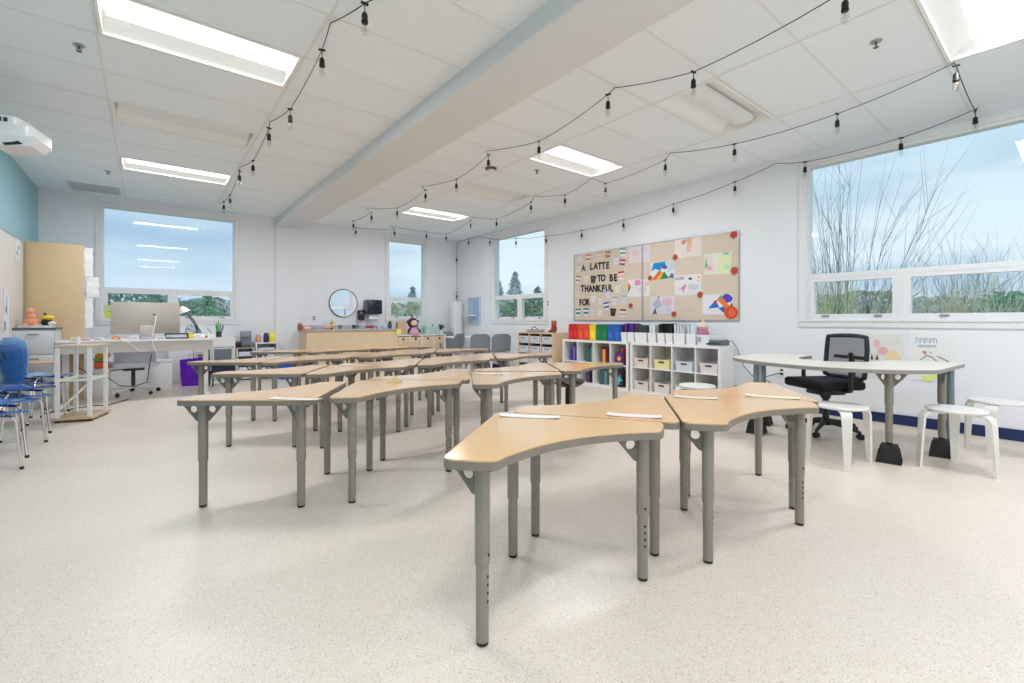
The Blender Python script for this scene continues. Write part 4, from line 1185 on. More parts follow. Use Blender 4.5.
m = MB(); m._add([Vector(v) for v in [(-.1, -.12, -.10), (.11, -.12, -.10), (.10, -.15, -.24), (-.11, -.15, -.24), (-.1, -.118, -.10), (.11, -.118, -.10), (.10, -.148, -.24), (-.11, -.148, -.24)]], [(0, 1, 2, 3), (7, 6, 5, 4), (0, 3, 7, 4), (1, 5, 6, 2), (3, 2, 6, 7)])
m.build('paper_towel', M_PAPER, td, smooth=False)
sd = thing('soap_dispenser', 'black soap dispenser on the wall between the mirror and towel dispenser', 'soap dispenser', (3.68, YB, 1.215))
MB().rbox(-.065, .065, -.11, 0, -.11, .11, .015).build('body', cmat((30, 34, 44), .25), sd)
MB().rbox(-.035, .035, -.118, -.105, 0, .06, .006).build('push_bar', cmat((90, 94, 104), .3), sd)
outlet(P(314, 318, Y=YB), 'square wall plate above the left end of the sink counter', face='y')

# things on the counter
def on_counter(x, y, kind, label, **k): pass
def jar(x, y, z, r, h, col, label, cat='jar', name='jar', lid=None, group=None):
    t = thing(name, label, cat, (x, y, z), 0, group)
    MB().lathe([(r * .9, 0), (r, .01), (r, h * .8), (r * .75, h)], 16).build('body', cmat(col, .35), t)
    MB().lathe([(r * .78, h), (r * .78, h + .02)], 16).build('lid', cmat(lid or (230, 230, 230)), t)
    return t
CT = .915
def cx(u): return P(u, 325, Y=9.55).x
jar(cx(300), 9.55, CT, .045, .11, (150, 92, 40), 'amber brown jar at the left end of the sink counter', lid=(200, 160, 90))
bx_ = thing('wipes_box', 'pink and white box beside the amber jar on the sink counter', 'box', (cx(307), 9.55, CT))
MB().rbox(-.09, .09, -.05, .05, 0, .08, .006).build('box', cmat((222, 150, 136)), bx_); MB().rbox(-.06, .06, -.052, .04, .02, .055, .003).build('label_band', cmat((240, 228, 226)), bx_)
bx_ = thing('tissue_box', 'grey lavender tissue box on the sink counter', 'tissue box', (cx(317), 9.6, CT))
MB().rbox(-.1, .1, -.055, .055, 0, .085, .006).build('box', cmat((176, 180, 196)), bx_)
m = MB(); m._add([Vector(v) for v in [(-.03, 0, .085), (.03, 0, .085), (.045, .01, .12), (0, -.01, .135), (-.04, .01, .115)]], [(0, 1, 2, 3, 4)]); m.build('tissue', M_PAPER, bx_, smooth=False)
pl_ = thing('plush_toy', 'peach coloured plush lying on the sink counter below the mirror', 'plush toy', (cx(327), 9.55, CT))
MB().ell((0, 0, .045), .10, .055, .045).build('body', cmat((226, 176, 154), .9), pl_); MB().ell((.10, 0, .075), .045, .045, .045).build('head', cmat((232, 190, 166), .9), pl_)
jar(cx(332), 9.58, CT, .03, .12, (130, 60, 40), 'slim reddish brown bottle on the sink counter', 'bottle', 'bottle', lid=(60, 30, 24))
jar(cx(334.6), 9.66, CT, .035, .19, (236, 222, 120), 'yellow spray bottle on the sink counter under the mirror', 'bottle', 'bottle', lid=(240, 240, 220))
for u, c_, l in ((341, (120, 130, 146), 'grey cup left of the faucet on the sink counter'), (355, (70, 74, 90), 'dark grey cup right of the faucet on the sink counter'), (359, (150, 154, 170), 'lavender grey cup on the sink counter below the soap dispenser')):
    t = thing('cup', l, 'cup', (cx(u), 9.62, CT), 0, 'cups by the sink')
    MB().lathe([(.028, 0), (.036, .085), (.031, .085), (.025, .006)], 16).build('body', cmat(c_, .4), t)
    m = MB(); m.tube([(.035, 0, .065), (.055, 0, .055), (.055, 0, .03), (.032, 0, .02)], .005, 6); m.build('handle', cmat(c_, .4), t)
rp = thing('toy_pretzel', 'red twisted ornament lying on the sink counter by the towel dispenser', 'ornament', (cx(370), 9.55, CT))
MB().tube([(.085 * math.sin(2 * a_), .03 * math.sin(a_ * 3), .035 + .028 * math.cos(3 * a_)) for a_ in [2 * PI * i / 30 for i in range(31)]], .012, 8, caps=False).build('rope', cmat((190, 66, 56)), rp)
MB().rbox(-.12, .12, -.03, .05, 0, .012, .004).build('tray', cmat((230, 224, 224)), rp)
bx_ = thing('glove_box', 'pale blue box at the right end of the sink counter', 'box', (cx(382), 9.6, CT))
MB().rbox(-.11, .11, -.06, .06, 0, .075, .005).build('box', cmat((190, 202, 222)), bx_); MB().rbox(-.05, .05, -.062, -.056, .02, .055, .002).build('opening', cmat((150, 160, 190)), bx_)

def plant(loc, r, h, potc, leafc, label, pot_h=.09, name='potted_plant'):
    t = thing(name, label, 'plant', loc)
    MB().lathe([(r * .55, 0), (r * .75, pot_h), (r * .66, pot_h), (r * .5, .01)], 16).build('pot', cmat(potc), t)
    m = MB()
    for i in range(34):
        a_ = random.uniform(0, 2 * PI); e = random.uniform(.2, 1.2); l = h * random.uniform(.6, 1)
        d_ = Vector((math.cos(a_) * math.sin(e), math.sin(a_) * math.sin(e), math.cos(e))); b_ = Vector((0, 0, pot_h * .9)); n_ = Vector((-math.sin(a_), math.cos(a_), 0))
        w_ = h * .13
        vs = [b_, b_ + d_ * l * .5 + n_ * w_, b_ + d_ * l + Vector((0, 0, -.01)), b_ + d_ * l * .5 - n_ * w_]
        q = [m.bm.verts.new(v) for v in vs]; m.bm.faces.new(q)
    m.build('foliage', cmat(leafc, .5), t, smooth=False)
    return t
plant((P(390, 325, Y=9.65).x, 9.66, CT), .07, .12, (90, 110, 90), (58, 110, 70), 'small green plant at the right end of the sink counter')
UT = .77
pg = thing('paper_bag', 'brown paper bag standing on the cube unit left of the monkey plush', 'bag', (P(402, 325, Y=9.6).x, 9.66, UT))
m = MB(); m.prism(rounded([(-.1, -.06), (.1, -.06), (.1, .06), (-.1, .06)], .01), 0, .29); m.build('body', cmat((206, 172, 138)), pg, smooth=False)
m = MB(); m.tube([(-.04, -.06, .28), (-.04, -.06, .34), (.04, -.06, .34), (.04, -.06, .28)], .003, 5); m.build('handle', cmat((190, 156, 120)), pg)
ny = P(399.5, 333, Y=9.52)
o = MB().box(-.055, .055, -.002, 0, -.06, .06).build('sticky_note', cmat((238, 236, 130)), None, (P(399, 331, Y=9.358).x, 9.368, .85), smooth=False)
tag(o, 'yellow note stuck on the right end of the sink counter', 'note')
mk = thing('plush_toy', 'dark brown plush monkey with a pale face and pink dress on the cube unit', 'plush toy', (P(415, 325, Y=9.55).x, 9.62, UT))
m = MB(); m.lathe([(.13, 0), (.14, .03), (.10, .12), (.05, .17)], 18); m.build('dress', cmat((222, 160, 186), .9), mk)
m = MB(); m.ell((-.02, 0, .27), .125, .10, .12)
m.ell((-.14, 0, .29), .04, .025, .04, 10, 6); m.ell((.10, 0, .30), .04, .025, .04, 10, 6); m.tube([(-.03, 0, .38), (-.05, 0, .43), (-.03, 0, .45)], .015, 8)
m.build('head', cmat((84, 52, 52), .95), mk)
MB().ell((-.02, -.075, .265), .085, .04, .065).build('face', cmat((226, 206, 198), .9), mk)
m = MB(); m.ell((-.05, -.112, .28), .009, .006, .011, 8, 6); m.ell((.01, -.112, .28), .009, .006, .011, 8, 6); m.build('eyes', M_BLACK, mk)
m = MB(); m.tube([(-.09, -.02, .15), (-.15, -.05, .10), (-.16, -.06, .04)], .022, 8); m.tube([(.05, -.02, .15), (.12, -.05, .1), (.14, -.06, .04)], .022, 8); m.build('arms', cmat((84, 52, 52), .95), mk)
tb = thing('storage_box', 'mint green box on the cube unit right of the monkey plush', 'box', (P(432, 325, Y=9.6).x, 9.66, UT))
MB().rbox(-.18, .18, -.1, .1, 0, .15, .008).build('box', cmat((178, 208, 198)), tb); MB().rbox(-.185, .185, -.105, .105, .15, .175, .006).build('lid', cmat((196, 220, 212)), tb)
tb = thing('storage_box', 'stacked white and blue box behind the monkey plush on the cube unit', 'box', (P(425, 325, Y=9.7).x - .02, 9.85, UT))
MB().rbox(-.12, .1, -.07, .07, 0, .2, .008).build('box', cmat((206, 220, 226)), tb); MB().rbox(-.125, .105, -.075, .075, .2, .22, .006).build('lid', cmat((190, 208, 216)), tb)
fl = thing('flower', 'small pink flower on the mint green box', 'ornament', (P(433, 325, Y=9.6).x, 9.62, UT + .175))
MB().tube([(0, 0, 0), (0, 0, .03)], .004, 6).build('stem', cmat((80, 140, 80)), fl); MB().ell((0, 0, .04), .03, .03, .018).build('bloom', cmat((214, 110, 150)), fl)
plant((P(441.5, 325, Y=9.6).x, 9.64, UT), .09, .2, (236, 236, 234), (46, 104, 66), 'green potted plant in a white pot at the right end of the cube unit', .1)

# ================================================================= BACK LEFT: CABINETS
def sideboard(x0, x1, y0, y1, h, label, front='glass'):
    t = thing('white_cabinet', label, 'cabinet', ((x0 + x1) / 2, (y0 + y1) / 2, 0)); w = (x1 - x0) / 2; d = (y1 - y0) / 2
    m = MB(); m.box(-w, w, -d, d, h - .025, h); m.box(-w, -w + .022, -d, d, 0, h - .025); m.box(w - .022, w, -d, d, 0, h - .025); m.box(-w + .022, w - .022, -d, d, .0, .05); m.box(-w + .022, w - .022, d - .01, d, .05, h - .025)
    m.build('carcass', M_WHITE, t, smooth=False)
    if front == 'glass':
        MB().box(-w + .024, w - .024, -d - .012, -d + .006, h - .17, h - .03).build('drawer', M_WHITE, t, smooth=False)
        dr = MB(); a0, a1, b0, b1 = -w + .024, w - .024, .055, h - .18
        dr.box(a0, a1, -d - .012, -d + .006, b0, b0 + .04); dr.box(a0, a1, -d - .012, -d + .006, b1 - .03, b1); dr.box(a0, a0 + .035, -d - .012, -d + .006, b0 + .04, b1 - .03); dr.box(a1 - .035, a1, -d - .012, -d + .006, b0 + .04, b1 - .03)
        do = dr.build('door', cmat((206, 210, 212)), t, smooth=False)
        MB().box(a0 + .035, a1 - .035, -d - .006, -d, b0 + .04, b1 - .03).build('smoked_panel', cmat((118, 128, 134), .2), do, smooth=False)
    else:
        MB().box(-w + .024, w - .024, -d - .012, -d + .006, .055, h - .03).build('door', cmat((232, 232, 232)), t, smooth=False)
    return t
sideboard(.28, .62, 9.55, 9.93, .72, 'plain white cabinet behind the purple gift bag', 'plain')
sideboard(.63, .84, 9.55, 9.93, .72, 'narrow white cabinet with a smoked door right of the plain one')
sideboard(.86, 1.24, 9.50, 9.93, .80, 'white cabinet with drawer and smoked door, pens standing on it')
def open_shelf(x0, x1, y0, y1, h, label, m_, nsh, wood):
    t = thing('open_shelf', label, 'shelf', ((x0 + x1) / 2, (y0 + y1) / 2, 0)); w = (x1 - x0) / 2; d = (y1 - y0) / 2
    m = MB(); m.box(-w, -w + .02, -d, d, 0, h - .02); m.box(w - .02, w, -d, d, 0, h - .02); m.box(-w + .02, w - .02, d - .01, d, 0, h - .02); m.build('carcass', m_, t, smooth=False)
    MB().box(-w - .005, w + .005, -d - .005, d, h - .02, h).build('top', wood, t, smooth=False)
    for i in range(nsh):
        z = .03 + (h - .05) * i / nsh
        MB().box(-w + .02, w - .02, -d, d - .01, z, z + .014).build('shelf_board', m_, t, smooth=False)
        if i: MB().rbox(-w + .04, w - .05, -d + .02, d - .05, z + .016, z + .016 + random.uniform(.03, .07), .003).build('paper_stack', cmat((226 - i * 6, 228 - i * 5, 234)), t)
        else: MB().rbox(-w + .05, w - .08, -d + .04, d - .06, z + .016, z + .09, .01).build('dark_box', cmat((50, 54, 60)), t)
    return t
open_shelf(1.27, 1.55, 9.58, 9.93, .60, 'low white shelf with paper stacks, grey coffee machine on top', M_WHITE, 4, cmat((176, 160, 136)))
open_shelf(1.58, 1.95, 9.58, 9.93, .68, 'white shelf with paper trays next to the sink side wall', M_WHITE, 5, M_WHITE)
cm = thing('coffee_machine', 'grey coffee machine on the low white shelf', 'coffee machine', (1.44, 9.74, .60))
MB().rbox(-.08, .08, -.08, .12, 0, .30, .015).build('body', cmat((120, 132, 146), .35), cm)
MB().rbox(-.09, .05, -.14, -.05, .19, .30, .015).build('brew_head', cmat((140, 150, 162), .35), cm); MB().rbox(-.07, .06, -.14, -.06, 0, .03, .006).build('drip_tray', cmat((70, 76, 84)), cm)
bd = thing('camera_case', 'small black case beside the coffee machine', 'case', (1.31, 9.72, .60))
MB().rbox(-.05, .045, -.08, .08, 0, .09, .015).build('body', M_BLACK, bd); m = MB(); m.tube([(-.03, 0, .09), (-.02, 0, .11), (.02, 0, .11), (.03, 0, .09)], .006, 6); m.build('handle', M_BLACK, bd)
jar(1.64, 9.72, .68, .045, .13, (224, 160, 140), 'pinkish jar on the white shelf beside the side wall', lid=(230, 180, 160))
jar(1.77, 9.70, .68, .045, .16, (34, 52, 88), 'navy blue bottle on the white shelf', 'bottle', 'bottle', lid=(40, 60, 50))
yb = thing('yellow_box', 'bright yellow box on the white shelf beside the navy bottle', 'box', (1.875, 9.72, .68))
MB().rbox(-.05, .05, -.04, .04, 0, .19, .004).build('box', cmat((236, 224, 60)), yb); MB().rbox(-.035, .035, -.042, .03, .1, .16, .002).build('label_band', cmat((240, 236, 150)), yb)
# pens and pot on the cabinet
pc = thing('pen_holder', 'dark pen holder with tall green and violet pens on the white cabinet', 'pen holder', (1.0, 9.62, .80))
MB().lathe([(.04, 0), (.045, .1), (.038, .1), (.034, .006)], 16).build('cup', cmat((50, 60, 60)), pc)
for i, (dx, c_, l) in enumerate([(-.02, (90, 180, 90), .26), (-.005, (110, 200, 110), .30), (.01, (70, 160, 80), .24), (.03, (150, 90, 180), .22), (.04, (200, 130, 200), .2), (-.03, (60, 140, 90), .22)]):
    MB().tube([(dx * .4, 0, .01), (dx * 1.8 + .01, .01, l)], .009, 6).build('pen', cmat(c_), pc)
hd = thing('desk_fan_clip', 'small white tent card with a grey edge on the white cabinet', 'card', (.89, 9.64, .80))
m = MB(); m._add([Vector(v) for v in [(-.06, -.05, 0), (.06, -.05, 0), (.02, 0, .1), (-.06, 0, .1), (-.06, .05, 0), (.06, .05, 0)]], [(0, 1, 2, 3), (3, 2, 5, 4)]); m.build('card', M_PAPER, hd, smooth=False)
m = MB(); m.tube([(-.06, -.02, .16), (.03, -.01, .03)], .006, 6); m.build('ruler', cmat((120, 124, 130)), hd)
# purple bag
pbag = thing('gift_bag', 'shiny purple gift bag standing on the floor in front of the white cabinet', 'bag', (.62, 9.36, 0), R(-14))
m = MB(); lo = [(-.16, -.06, 0), (.16, -.06, 0), (.16, .06, 0), (-.16, .06, 0)]; hi = [(-.19, -.05, .44), (.19, -.05, .47), (.19, .05, .47), (-.19, .05, .44)]
mid = [(-.175, -.075, .22), (.17, -.065, .24), (.17, .06, .24), (-.175, .06, .22)]
m._add([Vector(v) for v in lo + mid + hi], [(3, 2, 1, 0), (0, 1, 5, 4), (1, 2, 6, 5), (2, 3, 7, 6), (3, 0, 4, 7), (4, 5, 9, 8), (5, 6, 10, 9), (6, 7, 11, 10), (7, 4, 8, 11)])
m.build('body', mat('metallic purple foil', (106, 24, 190), .22, metal=.4, bump=.6, bscale=14), pbag, smooth=False)
m = MB(); m.tube([(-.07, -.05, .45), (-.06, -.05, .52), (.06, -.05, .53), (.07, -.05, .46)], .004, 6); m.build('handle', cmat((140, 60, 210)), pbag)
# navy child chair
nc = thing('childs_chair', 'small navy plastic chair with a white label, back toward the room', 'chair', (1.0, 9.02, 0), R(188))
MB().rbox(-.17, .17, -.19, -.02, .22, .245, .01).build('seat', cmat((24, 34, 58), .4), nc)
MB().rbox(-.175, .175, -.0, .025, .20, .44, .012, seg=3).build('backrest', cmat((24, 34, 58), .4), nc)
MB().box(-.06, .06, .0255, .028, .375, .405).build('back_label', M_PAPER, nc, smooth=False)
for sx in (-1, 1):
    for sy in (-.18, .0): MB().tube([(sx * .14, sy, .22), (sx * .155, sy * 1.05 + .01, 0)], .01, 8).build('leg', cmat((60, 66, 78)), nc)
# blue bin
bb = thing('recycling_bin', 'blue plastic bin on the floor before the left end of the counter', 'bin', (2.06, 9.38, 0))
m = MB(); lo = [Vector((sx * .12, sy * .1, 0)) for sx, sy in ((-1, -1), (1, -1), (1, 1), (-1, 1))]; hi = [Vector((sx * .15, sy * .13, .34)) for sx, sy in ((-1, -1), (1, -1), (1, 1), (-1, 1))]
i2 = [Vector((v.x * .94, v.y * .94, v.z)) for v in hi]; l2 = [Vector((v.x * .94, v.y * .94, .01)) for v in lo]
fs = [(3, 2, 1, 0), (12, 13, 14, 15)]
for i in range(4):
    j = (i + 1) % 4; fs += [(i, j, 4 + j, 4 + i), (4 + i, 4 + j, 8 + j, 8 + i), (8 + i, 8 + j, 12 + j, 12 + i)]
m._add(lo + hi + i2 + l2, fs); m.build('body', cmat((28, 84, 190), .35), bb, smooth=False)
m = MB(); m.tube([(sx * .153, sy * .133, .34) for sx, sy in ((-1, -1), (1, -1), (1, 1), (-1, 1), (-1, -1))], .007, 6); m.build('rim', cmat((28, 84, 190), .35), bb)

# tall cabinet with tan side
tc_ = thing('tall_cabinet', 'tall cabinet with a tan side and white front in the far left corner', 'cabinet', (-.985, 9.14, 0))
MB().rbox(-.30, .295, -.44, -.415, 0, 2.15, .012).build('side_panel', M_TAN, tc_)
MB().box(-.30, .27, -.415, .44, 0, 2.12).build('body', M_WHITE, tc_, smooth=False)
MB().box(.27, .295, -.41, .01, .05, 2.08).build('door', M_WHITE, tc_, smooth=False); MB().box(.27, .295, .02, .435, .05, 2.08).build('door', M_WHITE, tc_, smooth=False)
# papers on the cabinet front
o = MB().box(0, .012, -.12, .12, -.15, .15).build('paper_sheet', M_PAPER, None, (-.69, 9.0, 1.62), smooth=False)
tag(o, 'white sheet taped on the tall cabinet front edge', 'paper')
for x0_, x1_, z0_, z1_, l_ in ((-.685, -.60, 1.72, 2.12, 'long white paper hanging at the top front edge of the tall cabinet'), (-.66, -.535, 1.43, 1.71, 'small white sheet sticking out from the tall cabinet front edge'), (-.675, -.60, 1.0, 1.42, 'crinkled white paper strip low on the tall cabinet front edge')):
    m = MB(); vs = []
    for q in range(9):
        f = q / 8
        for xx, cv in ((x0_, 0), ((x0_ + x1_) / 2, .012), (x1_, .03)):
            vs.append(Vector((xx + .006 * math.sin(q * 1.7), 8.735 + cv + .008 * math.sin(q * 2.3 + xx * 20), z0_ + (z1_ - z0_) * f)))
    m._add(vs + [v + Vector((0, .002, 0)) for v in vs], [(q * 3 + c_, q * 3 + c_ + 1, q * 3 + c_ + 4, q * 3 + c_ + 3) for q in range(8) for c_ in (0, 1)] + [(27 + q * 3 + c_, 27 + q * 3 + c_ + 3, 27 + q * 3 + c_ + 4, 27 + q * 3 + c_ + 1) for q in range(8) for c_ in (0, 1)])
    tag(m.build('paper_sheet', M_PAPER), l_, 'paper')
for z_, c_, l_ in ((1.30, (214, 232, 160), 'pale green sticky note on the left edge of the window by the desk'), (1.19, (226, 240, 90), 'bright yellow sticky note on the left edge of the window by the desk')):
    tag(MB().box(-.045, .045, -.002, 0, -.05, .05).build('sticky_note', cmat(c_), None, (-.50, YB + .012, z_), smooth=False), l_, 'note')
# left wall whiteboard
wbd = thing('whiteboard', 'long whiteboard along the left wall beside the tall cabinet', 'whiteboard', (XL, 6.35, 1.5))
MB().box(0, .03, -2.3, 2.3, -.75, .62).build('surface', M_WB, wbd, smooth=False)
m = MB(); m.box(0, .036, -2.32, 2.32, .62, .645); m.box(0, .036, -2.32, 2.32, -.775, -.75); m.box(0, .036, -2.32, -2.3, -.75, .62); m.box(0, .036, 2.3, 2.32, -.75, .62); m.build('frame', M_ALU, wbd, smooth=False)
# picture bits on the wall near the cabinet
for zc, hh, cols in ((1.98, .14, ((190, 200, 206), (150, 170, 180))), (1.15, .32, ((170, 200, 206), (90, 140, 150)))):
    yy = 8.35 if zc > 1.5 else 7.75
    t = thing('wall_chart', 'small pale chart %s' % ('high on the whiteboard beside the tall cabinet' if zc > 1.5 else 'with teal patches low on the whiteboard at the left edge'), 'chart', (XL + .031, yy, zc))
    MB().box(0, .004, -.13, .13, -hh, hh).build('sheet', cmat((222, 226, 226)), t, smooth=False)
    for k in range(4):
        y0 = random.uniform(-.1, .02); z0 = random.uniform(-hh * .85, hh * .4)
        MB().box(.004, .006, y0, y0 + random.uniform(.04, .08), z0, z0 + hh * random.uniform(.15, .4)).build('printed_patch', cmat(cols[k % 2]), t, smooth=False)

# lateral file under the plush toys
lf = thing('file_cabinet', 'light grey two drawer file cabinet with plush toys on top by the left wall', 'file cabinet', (-1.09, 8.33, 0))
MB().box(-.19, .19, -.28, .28, 0, .985).build('body', cmat((196, 200, 204), .4), lf, smooth=False)
MB().box(-.195, .2, -.29, .29, .985, 1.005).build('top', cmat((90, 92, 96), .4), lf, smooth=False)
for z0, z1 in ((.04, .36), (.37, .67), (.68, .97)):
    dw = MB().rbox(-.18, .18, -.295, -.28, z0, z1, .004).build('drawer', cmat((208, 211, 214), .4), lf)
    MB().rbox(-.05, .05, -.305, -.294, z1 - .05, z1 - .035, .003).build('handle', cmat((150, 152, 156)), dw)
tb = thing('tray', 'white tray under the plush toys on the file cabinet', 'tray', (-1.08, 8.30, 1.005))
m = MB(); m.rbox(-.16, .14, -.18, .18, 0, .02, .005); m.build('base', M_WHITE, tb); m = MB(); m.tube([(-.15, -.175, .025), (.135, -.175, .025), (.135, .175, .025), (-.15, .175, .025), (-.15, -.175, .025)], .006, 6); m.build('rim', M_WHITE, tb)
pd = thing('plush_toy', 'peach coloured plush figure on the file cabinet at left', 'plush toy', (-1.14, 8.25, 1.025))
m = MB(); m.ell((0, 0, .055), .07, .055, .06); m.ell((-.045, -.04, .02), .03, .04, .022, 10, 6); m.ell((.045, -.04, .02), .03, .04, .022, 10, 6); m.ell((0, 0, .12), .05, .045, .045); m.build('body', cmat((226, 158, 124), .9), pd)
MB().ell((-.005, 0, .19), .04, .04, .042).build('head', cmat((230, 168, 134), .9), pd)
pe = thing('plush_toy', 'yellow and black striped plush with a hat on the file cabinet', 'plush toy', (-1.0, 8.26, 1.025))
MB().ell((0, 0, .05), .055, .05, .05).build('body', cmat((40, 36, 34), .9), pe); MB().ell((.01, 0, .11), .065, .05, .032).build('hat', cmat((238, 200, 60), .9), pe)
MB().tube([(-.01, 0, .135), (-.02, 0, .17)], .014, 8).build('hat_tip', cmat((70, 74, 60), .9), pe); MB().ell((.055, -.04, .035), .04, .035, .03).build('paw', cmat((232, 226, 216), .9), pe)

# ================================================================= TEACHER DESK
dk = thing('teacher_desk', 'long white desk with a beige modesty panel carrying the large monitor', 'desk', (-.07, 8.40, 0))
DW = .83; DZ = .835
MB().rbox(-DW, DW, -.38, .36, DZ - .025, DZ, .005).build('desktop', M_WHITE, dk)
MB().box(-DW + .01, DW - .0, -.37, -.35, DZ - .165, DZ - .025).build('modesty_panel', cmat((196, 191, 184), .5), dk, smooth=False)
for sx in (-1, 1):
    m = MB(); m.box(sx * (DW - .06) - .03, sx * (DW - .06) + .03, -.04, .04, .03, DZ - .025); m.rbox(sx * (DW - .06) - .035, sx * (DW - .06) + .035, -.32, .32, 0, .03, .006); m.build('leg', M_WHITE, dk, smooth=False)
mo = thing('monitor', 'large monitor seen from its beige back on the white desk', 'monitor', (-.005, 8.30, DZ), R(4))
MB().rbox(-.385, .385, -.012, .02, .075, .52, .01).build('screen_back', cmat((188, 180, 170), .4, metal=.3), mo)
m = MB(); m._add([Vector((x, y_, z)) for x, y_, z in [(-.1, -.10, 0), (.1, -.10, 0), (.1, .1, 0), (-.1, .1, 0), (-.1, -.10, .008), (.1, -.10, .008), (.1, .1, .008), (-.1, .1, .008)]], [(3, 2, 1, 0), (4, 5, 6, 7), (0, 1, 5, 4), (1, 2, 6, 5), (2, 3, 7, 6), (3, 0, 4, 7)])
m.rbox(-.08, .08, -.045, -.03, .005, .2, .004); m.build('stand', cmat((196, 190, 182), .4, metal=.3), mo)
MB().lathe([(.014, 0), (.014, .002)], 14, c=(.085, -.012, .345), M=Matrix.Rotation(PI / 2, 4, 'X')).build('port', cmat((70, 66, 62)), mo)
MB().box(-.04, .03, -.0135, -.0115, .222, .23).build('wordmark_strip', cmat((226, 222, 216)), mo, smooth=False)
m = MB(); m.tube([(.09, 8.28, DZ + .33), (.1, 8.24, DZ + .3), (.07, 8.16, DZ + .1), (.05, 8.02, DZ + .012), (.07, 8.0, DZ - .1), (.12, 8.0, DZ - .22)], .006, 6)
tag(m.build('monitor_cable', cmat((232, 230, 226))), 'white cable hanging from the monitor back over the desk edge', 'cable')
m = MB(); m.tube([(-.55, 8.005, DZ + .006), (-.3, 8.0, DZ + .01), (-.2, 8.0, DZ - .03), (-.08, 8.0, DZ - .15), (-.02, 8.0, DZ - .16)], .005, 6)
tag(m.build('monitor_cable', cmat((232, 230, 226))), 'white cable draped along the left half of the desk front', 'cable')
st = thing('paper_tray', 'black and grey document tray on the desk beside the monitor', 'paper tray', (.33, 8.12, DZ))
MB().rbox(-.13, .13, -.06, .08, 0, .02, .006).build('base', cmat((100, 104, 110)), st); m = MB(); m.tube([(-.13, -.06, .01), (-.13, -.06, .075), (.13, -.06, .075), (.13, -.06, .01)], .009, 8); m.rbox(-.13, .13, -.04, .08, .062, .08, .006); m.build('upper_shelf', M_BLACK, st); MB().rbox(-.11, .11, -.05, .06, .03, .045, .002).build('papers', M_PAPER, st)
yc_ = thing('sticky_pad', 'yellow sticky note pad right of the document tray on the desk', 'note pad', (.49, 8.14, DZ))
MB().rbox(-.035, .035, -.03, .03, 0, .09, .003).build('pad', cmat((240, 206, 60)), yc_); MB().rbox(-.03, .03, -.032, -.03, .02, .06, .0005).build('top_note', cmat((248, 224, 110)), yc_)
oc_ = thing('tape_dispenser', 'orange tape dispenser on the left part of the desk', 'tape dispenser', (-.325, 8.1, DZ))
MB().prism([(-.05, 0), (.05, 0), (.035, .04), (0, .06), (-.035, .04)], -.02, .02, Matrix.Rotation(PI / 2, 4, 'X')).build('body', cmat((232, 130, 30)), oc_); MB().lathe([(.018, -.022), (.018, .022)], 14, c=(0, 0, .03), M=Matrix.Rotation(PI / 2, 4, 'X')).build('roll', cmat((246, 200, 130)), oc_)
for x_, c_, l, hh in ((-.72, (236, 226, 190), 'cream folded bag at the left end of the desk', .05), (-.62, (240, 196, 204), 'pink packet at the left end of the desk', .04), (-.5, (236, 236, 240), 'small white box on the desk left of the tape dispenser', .045), (-.02, (206, 196, 226), 'lilac packet on the desk in front of the monitor', .035), (-.14, (244, 244, 246), 'white paper pack on the desk in front of the monitor', .055), (.16, (230, 230, 232), 'white card on the desk right of the lilac packet', .04)):
    t = thing('desk_packet', l, 'packet', (x_, 8.07, DZ), R(random.uniform(-8, 8)), 'small packets on the desk')
    MB().rbox(-.045, .045, -.03, .03, 0, hh, .006).build('body', cmat(c_), t); MB().rbox(-.03, .03, -.0315, -.02, hh * .3, hh * .7, .001).build('label_band', cmat(tuple(int(v * .85) for v in c_)), t)
# articulated lamp / heron-like lamp
al = thing('desk_lamp', 'grey jointed desk lamp with a white cap leaning over the desk end', 'desk lamp', (.62, 8.52, DZ))
MB().lathe([(.09, 0), (.09, .02), (.03, .03)], 20).build('base', cmat((110, 112, 120)), al)
m = MB(); m.tube([(.0, 0, .02), (.02, 0, .10), (-.16, 0, .40)], .016, 8); m.tube([(.05, 0, .04), (-.06, 0, .28), (-.18, 0, .42)], .007, 6); m.build('arm', cmat((130, 122, 120), .35), al)
MB().lathe([(.02, .06), (.05, .03), (.085, -.04), (.08, -.04), (.04, .02)], 18, c=(-.19, 0, .42), M=Matrix.Rotation(R(-25), 4, 'Y')).build('shade', cmat((236, 234, 230), .4), al)
MB().ell((-.19, -.03, .43), .02, .02, .02, 10, 6).build('joint', M_BLACK, al)
bgx = thing('plastic_bag', 'crumpled silver plastic bag under the desk lamp', 'bag', (.52, 8.4, DZ))
m = MB(); m.ell((0, 0, .1), .075, .06, .10, 16, 12)
for v in m.bm.verts: v.co += Vector([random.uniform(-.014, .014) for _ in range(3)]); v.co.z = max(v.co.z, 0)
m.build('body', cmat((170, 180, 196), .3), bgx, smooth=False)
MB().tube([(.06, -.03, .0), (.07, -.03, .14), (.055, -.03, .2)], .02, 8).build('green_bottle', cmat((36, 84, 76)), bgx)
pf = thing('crumpled_tissue', 'crumpled white tissues on the desk end', 'tissue', (.60, 8.18, DZ))
m = MB(); m.ell((0, 0, .03), .09, .05, .035, 14, 8)
for v in m.bm.verts: v.co += Vector([random.uniform(-.012, .012) for _ in range(3)]); v.co.z = max(v.co.z, 0)
m.build('wad', M_PAPER, pf, smooth=False); MB().ell((.09, -.01, .02), .02, .02, .02, 10, 6).build('pink_eraser', cmat((214, 90, 120)), pf)
